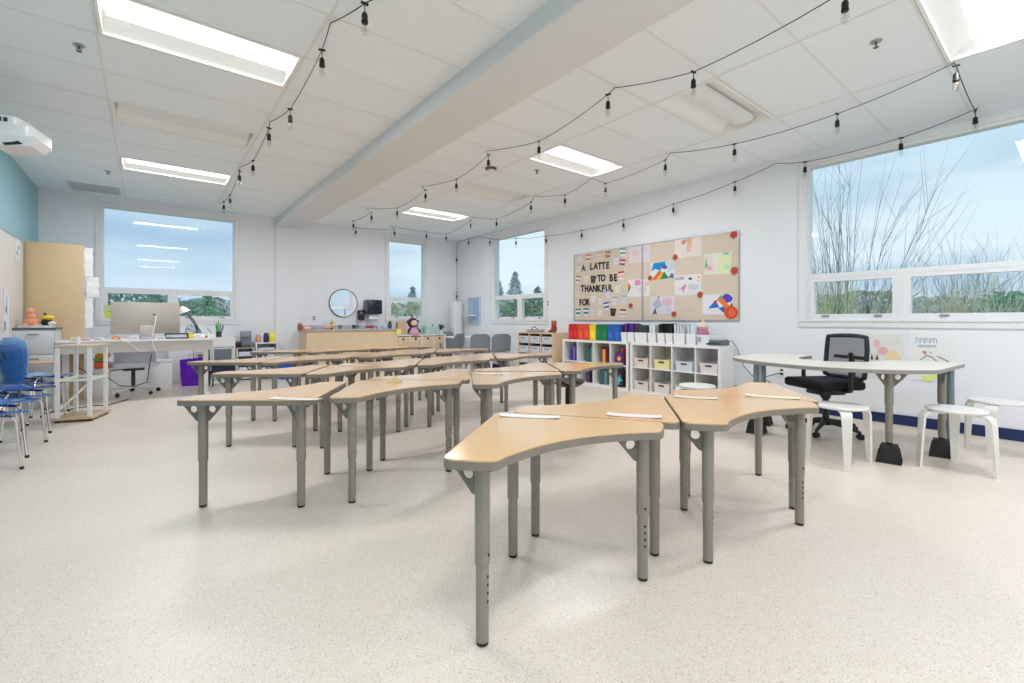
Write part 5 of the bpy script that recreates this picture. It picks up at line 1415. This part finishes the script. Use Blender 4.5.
# swivel chair behind the desk
dc = thing('swivel_chair', 'pale grey swivel chair with a five arm base behind the white desk', 'office chair', (-.16, 8.86, 0), R(10))
MB().rbox(-.27, .27, -.25, .24, .40, .495, .04, seg=4).build('seat', cmat((222, 228, 240), .6), dc)
m = MB(); g_ = []
for i in range(9):
    u = -1 + i / 4; g_.append([m.bm.verts.new((u * .24, -.24 + .06 * u * u + th, z + .04 * (1 - u * u))) for th in (0, .02) for z in (.47, .58, .70, .78)])
for i in range(8):
    for j in range(3):
        m.bm.faces.new((g_[i][j], g_[i + 1][j], g_[i + 1][j + 1], g_[i][j + 1])); m.bm.faces.new((g_[i][j + 4], g_[i][j + 5], g_[i + 1][j + 5], g_[i + 1][j + 4]))
    m.bm.faces.new((g_[i][0], g_[i][4], g_[i + 1][4], g_[i + 1][0])); m.bm.faces.new((g_[i][3], g_[i + 1][3], g_[i + 1][7], g_[i][7]))
m.build('backrest', cmat((204, 212, 224), .6), dc)
m = MB(); m.lathe([(.025, .09), (.025, .36)], 12); m.rbox(-.12, .12, -.1, .1, .355, .405, .01); m.tube([(0, 0, .38), (-.29, -.02, .37)], .009, 6); m.build('gas_lift', cmat((60, 62, 68)), dc)
m = MB()
for k in range(5):
    a_ = 2 * PI * k / 5 + .2; m.tube([(0, 0, .11), (.32 * math.cos(a_), .32 * math.sin(a_), .07)], [.022, .014], 8)
base = m.build('star_base', cmat((226, 228, 232), .35), dc)
for k in range(5):
    a_ = 2 * PI * k / 5 + .2; c_x, c_y = .32 * math.cos(a_), .32 * math.sin(a_)
    m = MB(); m.lathe([(.024, -.022), (.027, 0), (.024, .022)], 14, c=(c_x, c_y, .027), M=Matrix.Rotation(a_ + .8, 4, 'Z') @ Matrix.Rotation(PI / 2, 4, 'X')); m.tube([(c_x, c_y, .03), (c_x, c_y, .07)], .006, 6); m.build('caster', M_BLACK, base)
# coloured toy rack beneath the desk
tr_ = thing('toy_bin', 'orange and green toy bin under the desk left of the swivel chair', 'toy bin', (-.50, 8.72, .0))
MB().rbox(-.09, .09, -.1, .1, .0, .42, .01).build('box', cmat((236, 236, 238)), tr_)
MB().rbox(-.08, .08, -.11, .02, .42, .52, .02).build('orange_toy', cmat((236, 110, 50)), tr_); MB().rbox(-.09, .07, -.1, .05, .52, .57, .02).build('green_toy', cmat((150, 190, 90)), tr_); MB().rbox(-.07, .09, -.09, .04, .57, .63, .02).build('yellow_toy', cmat((240, 170, 50)), tr_)
m = MB(); m.tube([(-.72, 8.1, .66), (-.70, 8.1, .5), (-.6, 8.12, .4), (-.45, 8.2, .37), (-.3, 8.3, .2), (-.15, 8.4, .16), (0, 8.5, .2), (.05, 8.55, .6)], .006, 6)
tag(m.build('power_cord', M_CABLE), 'black cord sagging under the white desk', 'cord')
m = MB(); m.tube([(-.95, 7.6, .012), (-.75, 7.7, .012), (-.55, 7.9, .012), (-.4, 7.8, .012), (-.2, 8.2, .012)], .007, 6)
tag(m.build('power_cord', M_CABLE), 'black cord lying on the floor under the white desk', 'cord')
wbx = thing('white_carton', 'white carton under the right half of the desk', 'carton', (.18, 9.35, 0))
MB().rbox(-.17, .14, -.15, .15, 0, .42, .006).build('box', cmat((232, 230, 232)), wbx); MB().rbox(-.175, .145, -.155, .155, .42, .46, .006).build('lid', cmat((222, 220, 224)), wbx)

# rolling cart in front of the desk
ct = thing('rolling_cart', 'white framed cart with wooden top and bottom boards before the desk', 'cart', (-.565, 7.02, 0), R(-16))
m = MB()
W_, D_ = .135, .20
for sx in (-1, 1):
    for sy in (-1, 1): MB().box(sx * W_ - .016, sx * W_ + .016, sy * D_ - .016, sy * D_ + .016, .05, .81).build('post', M_WHITE, ct, smooth=False)
for z in (.44,):
    m = MB()
    for sy in (-1, 1): m.box(-W_, W_, sy * D_ - .012, sy * D_ + .012, z, z + .025)
    for sx in (-1, 1): m.box(sx * W_ - .012, sx * W_ + .012, -D_, D_, z, z + .025)
    m.build('rail', M_WHITE, ct, smooth=False)
MB().rbox(-W_ - .04, W_ + .04, -D_ - .04, D_ + .04, .025, .05, .004).build('bottom_board', cmat((200, 176, 148)), ct)
MB().rbox(-W_ - .03, W_ + .03, -D_ - .03, D_ + .03, .81, .832, .004).build('top_board', cmat((206, 190, 168)), ct)
m = MB(); m.tube([(-W_, -D_, .12), (W_, -D_, .42)], .01, 6); m.build('brace', M_WHITE, ct)
for sx in (-1, 1):
    for sy in (-1, 1): MB().lathe([(.02, 0), (.022, .025)], 12, c=(sx * W_, sy * D_, 0)).build('foot', M_CAP, ct)
jar(-.60, 6.98, .832, .02, .07, (240, 240, 240), 'small white bottle on the cart top', 'bottle', 'bottle')
pw = thing('white_holder', 'white plastic holder with black clips on the end of the file cabinet', 'holder', (-.95, 8.0, .9))
bpy.data.objects.remove(pw)
# wooden topped student desk behind the blue chairs
sdk = thing('student_desk', 'low table with a thin wooden top behind the blue chairs at left', 'table', (-1.04, 7.78, 0))
MB().rbox(-.2, .2, -.16, .16, .585, .605, .004).build('tabletop', cmat((204, 172, 134)), sdk)
for sx in (-1, 1):
    for sy in (-1, 1): MB().tube([(sx * .17, sy * .13, 0), (sx * .17, sy * .13, .585)], .013, 8).build('leg', cmat((206, 208, 212), .3), sdk)

# ================================================================= BLUE CHAIRS
def make_blue_chair(label, loc, rz, m_):
    t = thing('school_chair', label, 'chair', loc, rz, 'blue plastic school chairs along the left wall')
    # faces +x, back toward -x
    m = MB(); g_ = []; NS = 24; NU = 12
    def sp(u, s):
        if s < .5:
            q = s / .5; x = .21 - .40 * q; z = .45 - .018 * math.sin(q * PI) - .025 * (max(0, .22 - q) / .22) ** 2; w = .215 - .03 * q
        elif s < .62:
            q = (s - .5) / .12; x = -.19 - .055 * math.sin(q * PI / 2); z = .45 + .075 * (1 - math.cos(q * PI / 2)); w = .185 - .035 * q
        else:
            q = (s - .62) / .38; x = -.245 - .045 * q; z = .525 + .36 * q
            w = .15 + .06 * math.sin(min(1, q * 1.6) * PI / 2)
            if q > .82: w *= math.sqrt(max(.0, 1 - ((q - .82) / .2) ** 2)) * .98 + .02
        cup = u * u
        return Vector((x + (.045 * cup if s > .55 else 0), u * w, z + (.02 * cup if s < .5 else 0)))
    holes = lambda i, j: (4 <= i <= 7) and (NS - 4 <= j <= NS - 3)
    off = .012
    lay = []
    for k in (0, 1):
        g = []
        for i in range(NU + 1):
            row = []
            for j in range(NS + 1):
                s = j / NS; p = sp(-1 + 2 * i / NU, s)
                n = Vector((-1, 0, 0)) if s > .6 else (Vector((0, 0, -1)) if s < .5 else Vector((-.7, 0, -.7)))
                row.append(m.bm.verts.new(p + n * off * k))
            g.append(row)
        lay.append(g)
    for i in range(NU):
        for j in range(NS):
            if holes(i, j): continue
            for g in lay: m.bm.faces.new((g[i][j], g[i + 1][j], g[i + 1][j + 1], g[i][j + 1]))
    A, B = lay
    def rim(p, q, r_, s_):
        try: m.bm.faces.new((p, q, r_, s_))
        except ValueError: pass
    for i in range(NU):
        for j in (0, NS): rim(A[i][j], A[i + 1][j], B[i + 1][j], B[i][j])
    for j in range(NS):
        for i in (0, NU): rim(A[i][j], A[i][j + 1], B[i][j + 1], B[i][j])
    i0, i1, j0, j1 = 4, 8, NS - 4, NS - 2
    for i in range(i0, i1):
        for j in (j0, j1): rim(A[i][j], A[i + 1][j], B[i + 1][j], B[i][j])
    for j in range(j0, j1):
        for i in (i0, i1): rim(A[i][j], A[i][j + 1], B[i][j + 1], B[i][j])
    m.build('shell', m_, t)
    for sy in (-1, 1):
        MB().tube([(.10, sy * .12, .415), (.13, sy * .17, .41), (.15, sy * .175, .38), (.18, sy * .185, 0.012)], .011, 8).build('leg', M_CHROME, t)
        MB().tube([(-.10, sy * .12, .415), (-.13, sy * .17, .41), (-.15, sy * .175, .38), (-.19, sy * .185, 0.012)], .011, 8).build('leg', M_CHROME, t)
    m = MB(); m.tube([(.10, -.12, .415), (.10, .12, .415)], .011, 8); m.tube([(-.10, -.12, .415), (-.10, .12, .415)], .011, 8); m.build('seat_frame', M_CHROME, t)
    for sx in (.18, -.19):
        for sy in (-1, 1): MB().lathe([(.013, 0), (.014, .022)], 10, c=(sx, sy * .185, 0)).build('glide', M_CAP, t)
    return t
bc = make_blue_chair('lower blue school chair of the stack nearest the camera at the left edge', (-.96, 4.95, 0), R(35), M_BLUE)
bc.scale = (.93, .93, .96)
def with_shell(r, m_):
    for c_ in r.children:
        if c_.name.startswith('shell'):
            c_.data = c_.data.copy(); c_.data.materials[0] = m_
    return r
for x, y, a, low, up, m_, nm in ((-.96, 4.95, 35, None, 'blue', M_BLUE, 'nearest the camera at the left edge'), (-.95, 5.88, 38, 1, 'darker blue', M_DARKBLUE, 'in the middle of the row'),
                                 (-.95, 7.12, 40, 1, 'light blue', M_LTBLUE, 'farthest from the camera, by the rolling cart')):
    if low: dup(bc, (x, y, 0), R(a), 'lower blue school chair of the stack %s' % nm)
    with_shell(dup(bc, (x + .03 * math.cos(R(a)), y + .03 * math.sin(R(a)), .075), R(a), 'upper %s school chair of the stack %s' % (up, nm)), m_)

# ================================================================= DARK STOOL
ds = thing('swivel_stool', 'black round swivel stool behind the second row by the book shelf', 'stool', (3.66, 3.56, 0))
MB().lathe([(.05, .36), (.12, .37), (.175, .41), (.18, .43), (.16, .445), (0, .45)], 28).build('seat', cmat((26, 38, 48), .35), ds)
MB().lathe([(.035, .05), (.035, .37)], 14).build('post', M_BLACK, ds)
m = MB(); m.lathe([(.16, 0), (.16, .02), (.05, .045), (.04, .06)], 28); m.build('base', M_BLACK, ds)

# ================================================================= PROJECTOR
pj = thing('projector', 'white wall mounted projector near the ceiling at the left edge', 'projector', (-.86, 5.52, 2.585), R(-14))
m = MB(); m.prism(rounded([(-.24, -.19), (.16, -.19), (.19, -.1), (.19, .14), (.12, .19), (-.24, .19)], .03), -.015, .085); m.build('body', cmat((236, 237, 238), .3), pj, ang=50)
m = MB(); m.prism(rounded([(-.22, -.17), (.08, -.17), (.11, -.05), (.11, .1), (-.22, .17)], .03), .085, .15); m.build('upper_housing', cmat((240, 241, 242), .3), pj, ang=50)
M_ = Matrix.Translation((0, 0, 0))
m = MB(); m._add([Vector(v) for v in [(-.08, -.2, -.02), (.2, -.2, .0), (.2, .1, .0), (-.08, .1, -.02), (-.05, -.17, -.10), (.17, -.17, -.07), (.17, .07, -.07), (-.05, .07, -.10)]], [(0, 1, 2, 3), (7, 6, 5, 4), (0, 4, 5, 1), (1, 5, 6, 2), (2, 6, 7, 3), (3, 7, 4, 0)])
m.build('mirror_hood', cmat((230, 231, 232), .3), pj, smooth=False)
m = MB(); m._add([Vector(v) for v in [(-.03, -.183, -.03), (.08, -.187, -.03), (.13, -.179, -.065), (.02, -.175, -.09)]], [(0, 1, 2, 3)]); m.build('lens_window', cmat((40, 44, 46), .2), pj, smooth=False)
m = MB()
for k in range(7): m.box(-.2 + k * .035, -.175 + k * .035, -.172, -.168, .10, .135)
m.build('vent', cmat((60, 62, 64)), pj, smooth=False)
m = MB(); m.box(-.40, -.1, -.03, .03, .15, .20); m.box(-.40, -.38, -.1, .1, .02, .32); m.build('wall_arm', cmat((226, 227, 228)), pj, smooth=False)

# ================================================================= STRING LIGHTS
def node(u, v, hook=False, bulb=True):
    z = HC - .012 if hook else HC - .075
    return (P(u, v, z=z), hook, bulb)
def bulb_proto():
    t = thing('string_light_bulb', 'x', 'light bulb', (0, 0, 0), 0, 'clear bulbs of the ceiling string lights')
    m = MB(); m.tube([(-.022, 0, 0), (.022, 0, 0)], .0085, 8); m.tube([(0, 0, 0), (0, 0, -.065)], .0035, 6)
    m.lathe([(.012, -.058), (.0185, -.072), (.0185, -.105), (.0205, -.108), (.0205, -.118), (.018, -.122)], 14)
    m.build('socket', cmat((20, 20, 22), .5), t)
    MB().lathe([(.012, -.12), (.02, -.135), (.0235, -.155), (.021, -.175), (.010, -.192), (.003, -.197)], 14).build('glass', M_CLEAR, t)
    m = MB(); m.tube([(-.005, 0, -.125), (-.004, 0, -.165), (.004, 0, -.165), (.005, 0, -.125)], .0012, 5); m.build('filament', cmat((150, 120, 80), .4, metal=.6), t)
    return t
bproto = None
def hang_bulb(p, label):
    global bproto
    if bproto is None:
        bproto = bulb_proto(); bproto.location = p; bproto['label'] = label; return bproto
    return dup(bproto, p, random.uniform(0, PI), label)
def strand(nodes, label, bl, start=1):
    pts = []
    for i in range(len(nodes)):
        p = nodes[i][0]
        if i:
            q = nodes[i - 1][0]; L_ = (p - q).length
            for k in (1, 2, 3):
                f = k / 4; r_ = q.lerp(p, f); r_.z -= min(.03, .02 * L_) * 4 * f * (1 - f); pts.append(r_)
        pts.append(p.copy())
    o = MB().tube(pts, .0035, 6).build('light_string_cable', M_CABLE)
    tag(o, label, 'cable', 'ceiling string light cables')
    cnt = 0
    for nd in nodes:
        p, hook, b = nd
        if hook:
            m = MB(); m.lathe([(.014, .012), (.014, .006)], 10); m.tube([(0, 0, .008), (0, 0, 0), (.008, 0, -.008), (0, 0, -.014)], .0025, 6)
            h = m.build('ceiling_hook', M_WHITE, None, p)
            tag(h, 'small white ceiling hook, %s one holding %s' % (ORD[sum(1 for q in nodes[:[id(z) for z in nodes].index(id(nd))] if q[1])], bl), 'hook', 'ceiling hooks of ' + bl)
        elif b:
            cnt += 1
            hang_bulb(p, 'clear string light bulb, %s along %s' % (ORD[cnt - 1], bl))
ORD = ['first', 'second', 'third', 'fourth', 'fifth', 'sixth', 'seventh', 'eighth', 'ninth', 'tenth', 'eleventh', 'twelfth', 'thirteenth', 'fourteenth', 'fifteenth', 'sixteenth', 'seventeenth']
H = True
A = [node(364.7, 3.5), node(330.5, 23, H), node(322, 50), node(290.2, 109), node(269.8, 122, H), node(269, 128), node(253, 160.6), node(240, 167, H), node(239.5, 171), node(230, 194.8), node(223.8, 201.6), node(218.7, 203, H)]
# carry strand A on past the top of the view, over the camera
p0 = A[0][0]; A = [(Vector((p0.x + .42, p0.y - 1.1, HC - .012)), True, False)] + A
strand(A, 'black cable of the string lights on the left side of the beam', 'the left strand from the camera end')
B = [node(845, -9), node(693.4, 72), node(614.3, 88, H), node(608, 94.5), node(539, 141.4), node(486, 151, H), node(488.5, 155), node(456.4, 179.3), node(421.6, 186.4, H), node(425.5, 190), node(397.3, 208), node(366.4, 208, H), node(371.6, 212.5), node(353.4, 221)]
b0 = B[0][0]; B = [(Vector((b0.x + .3, b0.y - .55, HC - .012)), True, False)] + B
strand(B, 'black cable of the string lights just right of the beam', 'the strand right of the beam')
Cn = [(P(975.3, 111, X=XR - .1), False, True), node(956, 65.6), node(954.4, 63, H), node(837.2, 113.8), node(734.5, 144), node(670.5, 153, H), node(665.3, 160), node(605.5, 183.5), node(592, 178.3, H), node(565, 195), node(534.5, 196, H), node(531, 202), node(496.5, 219), node(471.9, 217.3, H), node(470.5, 220.5), node(446.2, 234), node(426.5, 231.8), node(391, 226.2, H), node(394.6, 229), node(355.8, 227.8)]
strand(Cn, 'black cable of the string lights through the middle of the window side', 'the middle strand from the big window')
def wn(u, v, hook=False):
    return (P(u, v, X=XR - .08), hook, True)
Dn = [wn(979, 107.7, H), wn(901, 138), wn(805, 162), wn(776, 163.3, H), wn(734.9, 181.8), wn(673.3, 204), wn(623.4, 219.8), wn(581.6, 230.3)]
Dn += [wn(546, 236), wn(516, 238.5), wn(489.8, 238.5), wn(479, 236.5, H), wn(468.4, 238.8)]
crn = Vector((XR - .05, YB - .05, 0))
Dn += [(crn + Vector((0, 0, HC - .03)), True, False)]
Dc = [(crn + Vector((0, 0, HC - .05)), False, False), (crn + Vector((0, 0, 2.73)), False, True), (crn + Vector((0, 0, 1.80)), False, True), (crn + Vector((0, 0, 1.1)), False, True)]
strand(Dc, 'black cable of the string lights hanging straight down the far corner', 'the cable hanging down the far corner')
strand(Dn, 'black cable of the string lights along the window wall', 'the window wall strand from the big window')

# ================================================================= OUTSIDE
# ground
M_GR = mat('grass and gravel', (190, 194, 172), .95, noise=.2, nscale=.5)
struct(MB().box(-60, 90, -60, 110, -.75, -.65).build('ground_outside', M_GR, smooth=False))
def shrub(loc, n, hgt, spread, col, label, r=.012, group='bare shrubs outside'):
    t = thing('bare_shrub', label, 'shrub', loc, 0, group)
    m = MB()
    for i in range(n):
        a_ = random.uniform(0, 2 * PI); e = abs(random.gauss(0, spread)); l = hgt * random.uniform(.65, 1)
        d_ = Vector((math.cos(a_) * math.sin(e), math.sin(a_) * math.sin(e), math.cos(e)))
        b_ = Vector((random.uniform(-.25, .25), random.uniform(-.25, .25), 0))
        pts = [b_]
        for k in range(1, 6):
            pts.append(b_ + d_ * l * k / 5 + Vector((random.uniform(-.05, .05), random.uniform(-.05, .05), .05 * k)))
        m.tube(pts, r * .6 * random.uniform(.7, 1.2), 4, r1=.0015)
        for k in range(5):
            j = random.randint(1, 4); p_ = pts[j].lerp(pts[j + 1] if j < 5 else pts[j], random.random()); d2 = (d_ + Vector([random.uniform(-.5, .5) for _ in range(3)])).normalized()
            m.tube([p_, p_ + d2 * l * .14, p_ + d2 * l * .25 + Vector((0, 0, .05))], r * .22, 3, r1=.001)
    m.build('stems', cmat(col, .9), t)
    return t
G0 = -.65
def at_out(u, t_):  # point on the ground in the direction of a photo column, at a depth
    k = (u - 512) / FPX
    return Vector(((SN + CS * k) * t_, (CS - SN * k) * t_, G0))
BR = (150, 144, 136)
shrub(at_out(838, 9.5), 54, 4.9, .32, BR, 'tall bare multi stemmed shrub outside at the left of the big window', r=.016)
shrub(at_out(862, 10.5), 26, 3.3, .5, BR, 'leaning bare shrub outside behind the tall one', r=.014)
shrub(at_out(952, 11.5), 40, 3.7, .36, BR, 'bare shrub outside at the middle of the big window', r=.015)
shrub(at_out(988, 14), 60, 3.9, .3, (128, 124, 118), 'greyish bare tree outside at the right of the big window', r=.013)
shrub(at_out(1040, 16), 30, 4.8, .35, (128, 124, 118), 'bare tree outside beyond the right edge of the view', r=.013)
OL = (226, 222, 168)
shrub(at_out(828, 8.4), 110, 2.35, .5, OL, 'dense yellowish stemmed bush outside behind the left lower pane', r=.034)
shrub(at_out(950, 9.3), 90, 2.4, .6, (236, 222, 186), 'straw coloured stems outside behind the second lower pane', r=.03)
shrub(at_out(985, 8.6), 46, 2.3, .5, (236, 234, 214), 'pale slanting stems outside in front of the evergreen', r=.03)

def tree(loc, hgt, rad, col, label, cone=True, n=900, trunkh=None, group='trees outside the windows', q=.16):
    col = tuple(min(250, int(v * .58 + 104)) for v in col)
    t = thing('tree', label, 'tree', loc, 0, group)
    MB().tube([(0, 0, 0), (0, 0, hgt * .8)], rad * .07, 8, r1=rad * .02).build('trunk', cmat((92, 80, 66), .9), t)
    m = MB()
    for i in range(n):
        z = random.random() ** (1.3 if cone else .9)
        if cone: rr = rad * (1 - z) * (.85 + .3 * math.sin(z * 40) * .5); base_z = hgt * (.08 + .92 * z)
        else: rr = rad * math.sqrt(max(.02, 1 - (2 * z - 1) ** 2)); base_z = hgt * (.15 + .85 * z)
        a_ = random.uniform(0, 2 * PI); rr *= random.uniform(.55, 1.05)
        c_ = Vector((rr * math.cos(a_), rr * math.sin(a_), base_z)); s_ = q * random.uniform(.5, 1.3)
        d1 = Vector([random.uniform(-1, 1) for _ in range(3)]).normalized() * s_; d2 = Vector((math.cos(a_), math.sin(a_), -.4 if cone else random.uniform(-1, 1))).normalized() * s_
        vs = [m.bm.verts.new(v) for v in (c_ - d1 * .4, c_ + d2, c_ + d1 * .4, c_ - d2 * .3)]
        m.bm.faces.new(vs)
    m.build('foliage', mat('foliage %d %d %d' % col, col, .8, noise=.35, nscale=3), t, smooth=False)
    return t
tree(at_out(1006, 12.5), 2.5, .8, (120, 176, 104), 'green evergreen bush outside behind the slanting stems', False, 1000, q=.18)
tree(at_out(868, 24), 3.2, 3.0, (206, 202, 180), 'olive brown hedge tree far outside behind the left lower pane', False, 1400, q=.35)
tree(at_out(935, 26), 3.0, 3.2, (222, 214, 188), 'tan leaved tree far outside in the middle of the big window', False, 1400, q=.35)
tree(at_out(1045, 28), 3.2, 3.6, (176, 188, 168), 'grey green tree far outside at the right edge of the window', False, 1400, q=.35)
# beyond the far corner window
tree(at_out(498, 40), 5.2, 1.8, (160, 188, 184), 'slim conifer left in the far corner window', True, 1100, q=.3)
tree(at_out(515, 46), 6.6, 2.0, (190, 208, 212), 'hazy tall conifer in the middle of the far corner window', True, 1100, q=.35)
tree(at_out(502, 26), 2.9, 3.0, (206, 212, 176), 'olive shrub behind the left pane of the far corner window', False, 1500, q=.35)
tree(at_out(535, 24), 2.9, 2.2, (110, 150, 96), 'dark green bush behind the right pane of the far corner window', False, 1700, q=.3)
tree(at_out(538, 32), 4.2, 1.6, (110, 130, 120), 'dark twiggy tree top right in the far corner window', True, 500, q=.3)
# beyond the narrow back window
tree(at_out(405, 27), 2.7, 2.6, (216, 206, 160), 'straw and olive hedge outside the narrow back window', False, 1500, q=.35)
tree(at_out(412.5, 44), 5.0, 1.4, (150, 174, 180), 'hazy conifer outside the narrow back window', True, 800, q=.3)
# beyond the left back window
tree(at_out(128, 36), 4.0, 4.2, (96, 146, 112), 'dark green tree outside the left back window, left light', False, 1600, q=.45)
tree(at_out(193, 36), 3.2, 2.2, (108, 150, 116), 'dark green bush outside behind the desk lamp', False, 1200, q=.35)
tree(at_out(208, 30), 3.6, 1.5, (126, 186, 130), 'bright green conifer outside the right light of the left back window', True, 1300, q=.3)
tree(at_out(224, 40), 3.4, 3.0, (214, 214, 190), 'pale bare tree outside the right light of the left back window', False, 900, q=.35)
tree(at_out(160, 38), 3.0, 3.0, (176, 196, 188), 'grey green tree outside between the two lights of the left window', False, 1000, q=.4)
def house(u, t_, w, d, h, rh, wallc, roofc, label):
    t = thing('house', label, 'house', at_out(u, t_), random.uniform(-.3, .3), 'houses far outside')
    MB().box(-w, w, -d, d, 0, h).build('walls', cmat(wallc), t, smooth=False)
    M2 = Matrix(((1, 0, 0, 0), (0, 0, 1, 0), (0, 1, 0, 0), (0, 0, 0, 1)))
    MB().prism([(-w - .4, h), (w + .4, h), (0, h + rh)], -d - .3, d + .3, M2).build('roof', cmat(roofc), t, smooth=False)
    for x in (-w * .5, w * .4): MB().box(x - .5, x + .5, -d - .03, -d, h * .4, h * .8).build('window', cmat((90, 100, 112), .2), t, smooth=False)
house(205, 52, 4.5, 3, 2.3, 2.0, (186, 170, 160), (150, 140, 138), 'distant house with a grey roof outside the left back window')
house(152, 56, 4.5, 3, 2.4, 2.0, (176, 168, 160), (128, 134, 140), 'distant house with a slate roof outside behind the monitor')
house(885, 34, 4.0, 3, 1.9, 1.3, (206, 210, 212), (150, 146, 142), 'low pale house outside behind the bare shrubs')
# a distant wooded hill
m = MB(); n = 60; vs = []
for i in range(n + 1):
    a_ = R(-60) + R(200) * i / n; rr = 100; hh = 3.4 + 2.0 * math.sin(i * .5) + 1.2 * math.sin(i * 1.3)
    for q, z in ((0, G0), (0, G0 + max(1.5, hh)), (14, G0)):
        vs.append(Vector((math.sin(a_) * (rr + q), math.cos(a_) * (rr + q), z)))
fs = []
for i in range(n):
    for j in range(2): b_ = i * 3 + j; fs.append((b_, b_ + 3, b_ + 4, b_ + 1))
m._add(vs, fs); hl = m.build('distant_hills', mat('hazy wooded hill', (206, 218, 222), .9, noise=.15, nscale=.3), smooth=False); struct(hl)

# ================================================================= WORLD, LIGHT, CAMERA
w = bpy.data.worlds.new('sky'); scn.world = w; w.use_nodes = True
nt = w.node_tree; N = nt.nodes; L = nt.links; N.clear()
tc = N.new('ShaderNodeTexCoord'); sep = N.new('ShaderNodeSeparateXYZ'); L.new(tc.outputs['Generated'], sep.inputs[0])
ramp = N.new('ShaderNodeValToRGB'); cr = ramp.color_ramp
cr.elements[0].position = 0.0; cr.elements[0].color = srgb((214, 228, 236)); cr.elements[1].position = .5; cr.elements[1].color = srgb((178, 204, 224))
e = cr.elements.new(.12); e.color = srgb((212, 228, 236)); e = cr.elements.new(.26); e.color = srgb((196, 218, 230))
L.new(sep.outputs['Z'], ramp.inputs[0])
mp = N.new('ShaderNodeMapping'); mp.inputs['Scale'].default_value = (1.6, 1.6, 7); L.new(tc.outputs['Generated'], mp.inputs[0])
nz = N.new('ShaderNodeTexNoise'); nz.inputs['Scale'].default_value = 1.6; nz.inputs['Detail'].default_value = 5; L.new(mp.outputs[0], nz.inputs[0])
r2 = N.new('ShaderNodeMapRange'); r2.inputs['From Min'].default_value = .42; r2.inputs['From Max'].default_value = .7; L.new(nz.outputs['Fac'], r2.inputs['Value'])
mix = N.new('ShaderNodeMix'); mix.data_type = 'RGBA'; L.new(r2.outputs[0], mix.inputs['Factor']); L.new(ramp.outputs[0], mix.inputs['A']); mix.inputs['B'].default_value = srgb((166, 192, 214))
vm = N.new('ShaderNodeVectorMath'); vm.operation = 'DOT_PRODUCT'; vm.inputs[1].default_value = (-.6, .8, 0); L.new(tc.outputs['Generated'], vm.inputs[0])
r3 = N.new('ShaderNodeMapRange'); r3.inputs['From Min'].default_value = .25; r3.inputs['From Max'].default_value = .8; r3.inputs['To Max'].default_value = .8; L.new(vm.outputs['Value'], r3.inputs['Value'])
mix2 = N.new('ShaderNodeMix'); mix2.data_type = 'RGBA'; L.new(r3.outputs[0], mix2.inputs['Factor']); L.new(mix.outputs['Result'], mix2.inputs['A'])
r4 = N.new('ShaderNodeMapRange'); r4.inputs['From Min'].default_value = .38; r4.inputs['From Max'].default_value = .66; L.new(nz.outputs['Fac'], r4.inputs['Value'])
mix3 = N.new('ShaderNodeMix'); mix3.data_type = 'RGBA'; mix3.inputs['A'].default_value = srgb((186, 208, 226)); mix3.inputs['B'].default_value = srgb((146, 178, 206)); L.new(r4.outputs[0], mix3.inputs['Factor'])
L.new(mix3.outputs['Result'], mix2.inputs['B'])
bg = N.new('ShaderNodeBackground'); bg.inputs[1].default_value = .84; L.new(mix2.outputs['Result'], bg.inputs[0])
out = N.new('ShaderNodeOutputWorld'); L.new(bg.outputs[0], out.inputs[0])

cam = bpy.data.cameras.new('camera'); co = bpy.data.objects.new('camera', cam); COL.objects.link(co)
co.location = (0, 0, CAMH); co.rotation_euler = (PI / 2, 0, -YAW)
cam.sensor_width = 36; cam.lens = FPX / 1024 * 36; cam.shift_y = -(341.5 - VH) / 1024
cam.clip_start = .05; cam.clip_end = 400
scn.camera = co

scn.view_settings.view_transform = 'Standard'; scn.view_settings.look = 'None'
scn.view_settings.exposure = 0.6; scn.view_settings.gamma = 1.0; scn.view_settings.use_curve_mapping = False
try:
    cy = scn.cycles; cy.use_denoising = True; cy.denoiser = 'OPENIMAGEDENOISE'
    cy.max_bounces = 10; cy.diffuse_bounces = 6; cy.glossy_bounces = 4; cy.transparent_max_bounces = 16; cy.transmission_bounces = 6
    cy.caustics_reflective = False; cy.caustics_refractive = False; cy.sample_clamp_indirect = 6.0; cy.use_light_tree = True
except Exception as ex: print(ex)
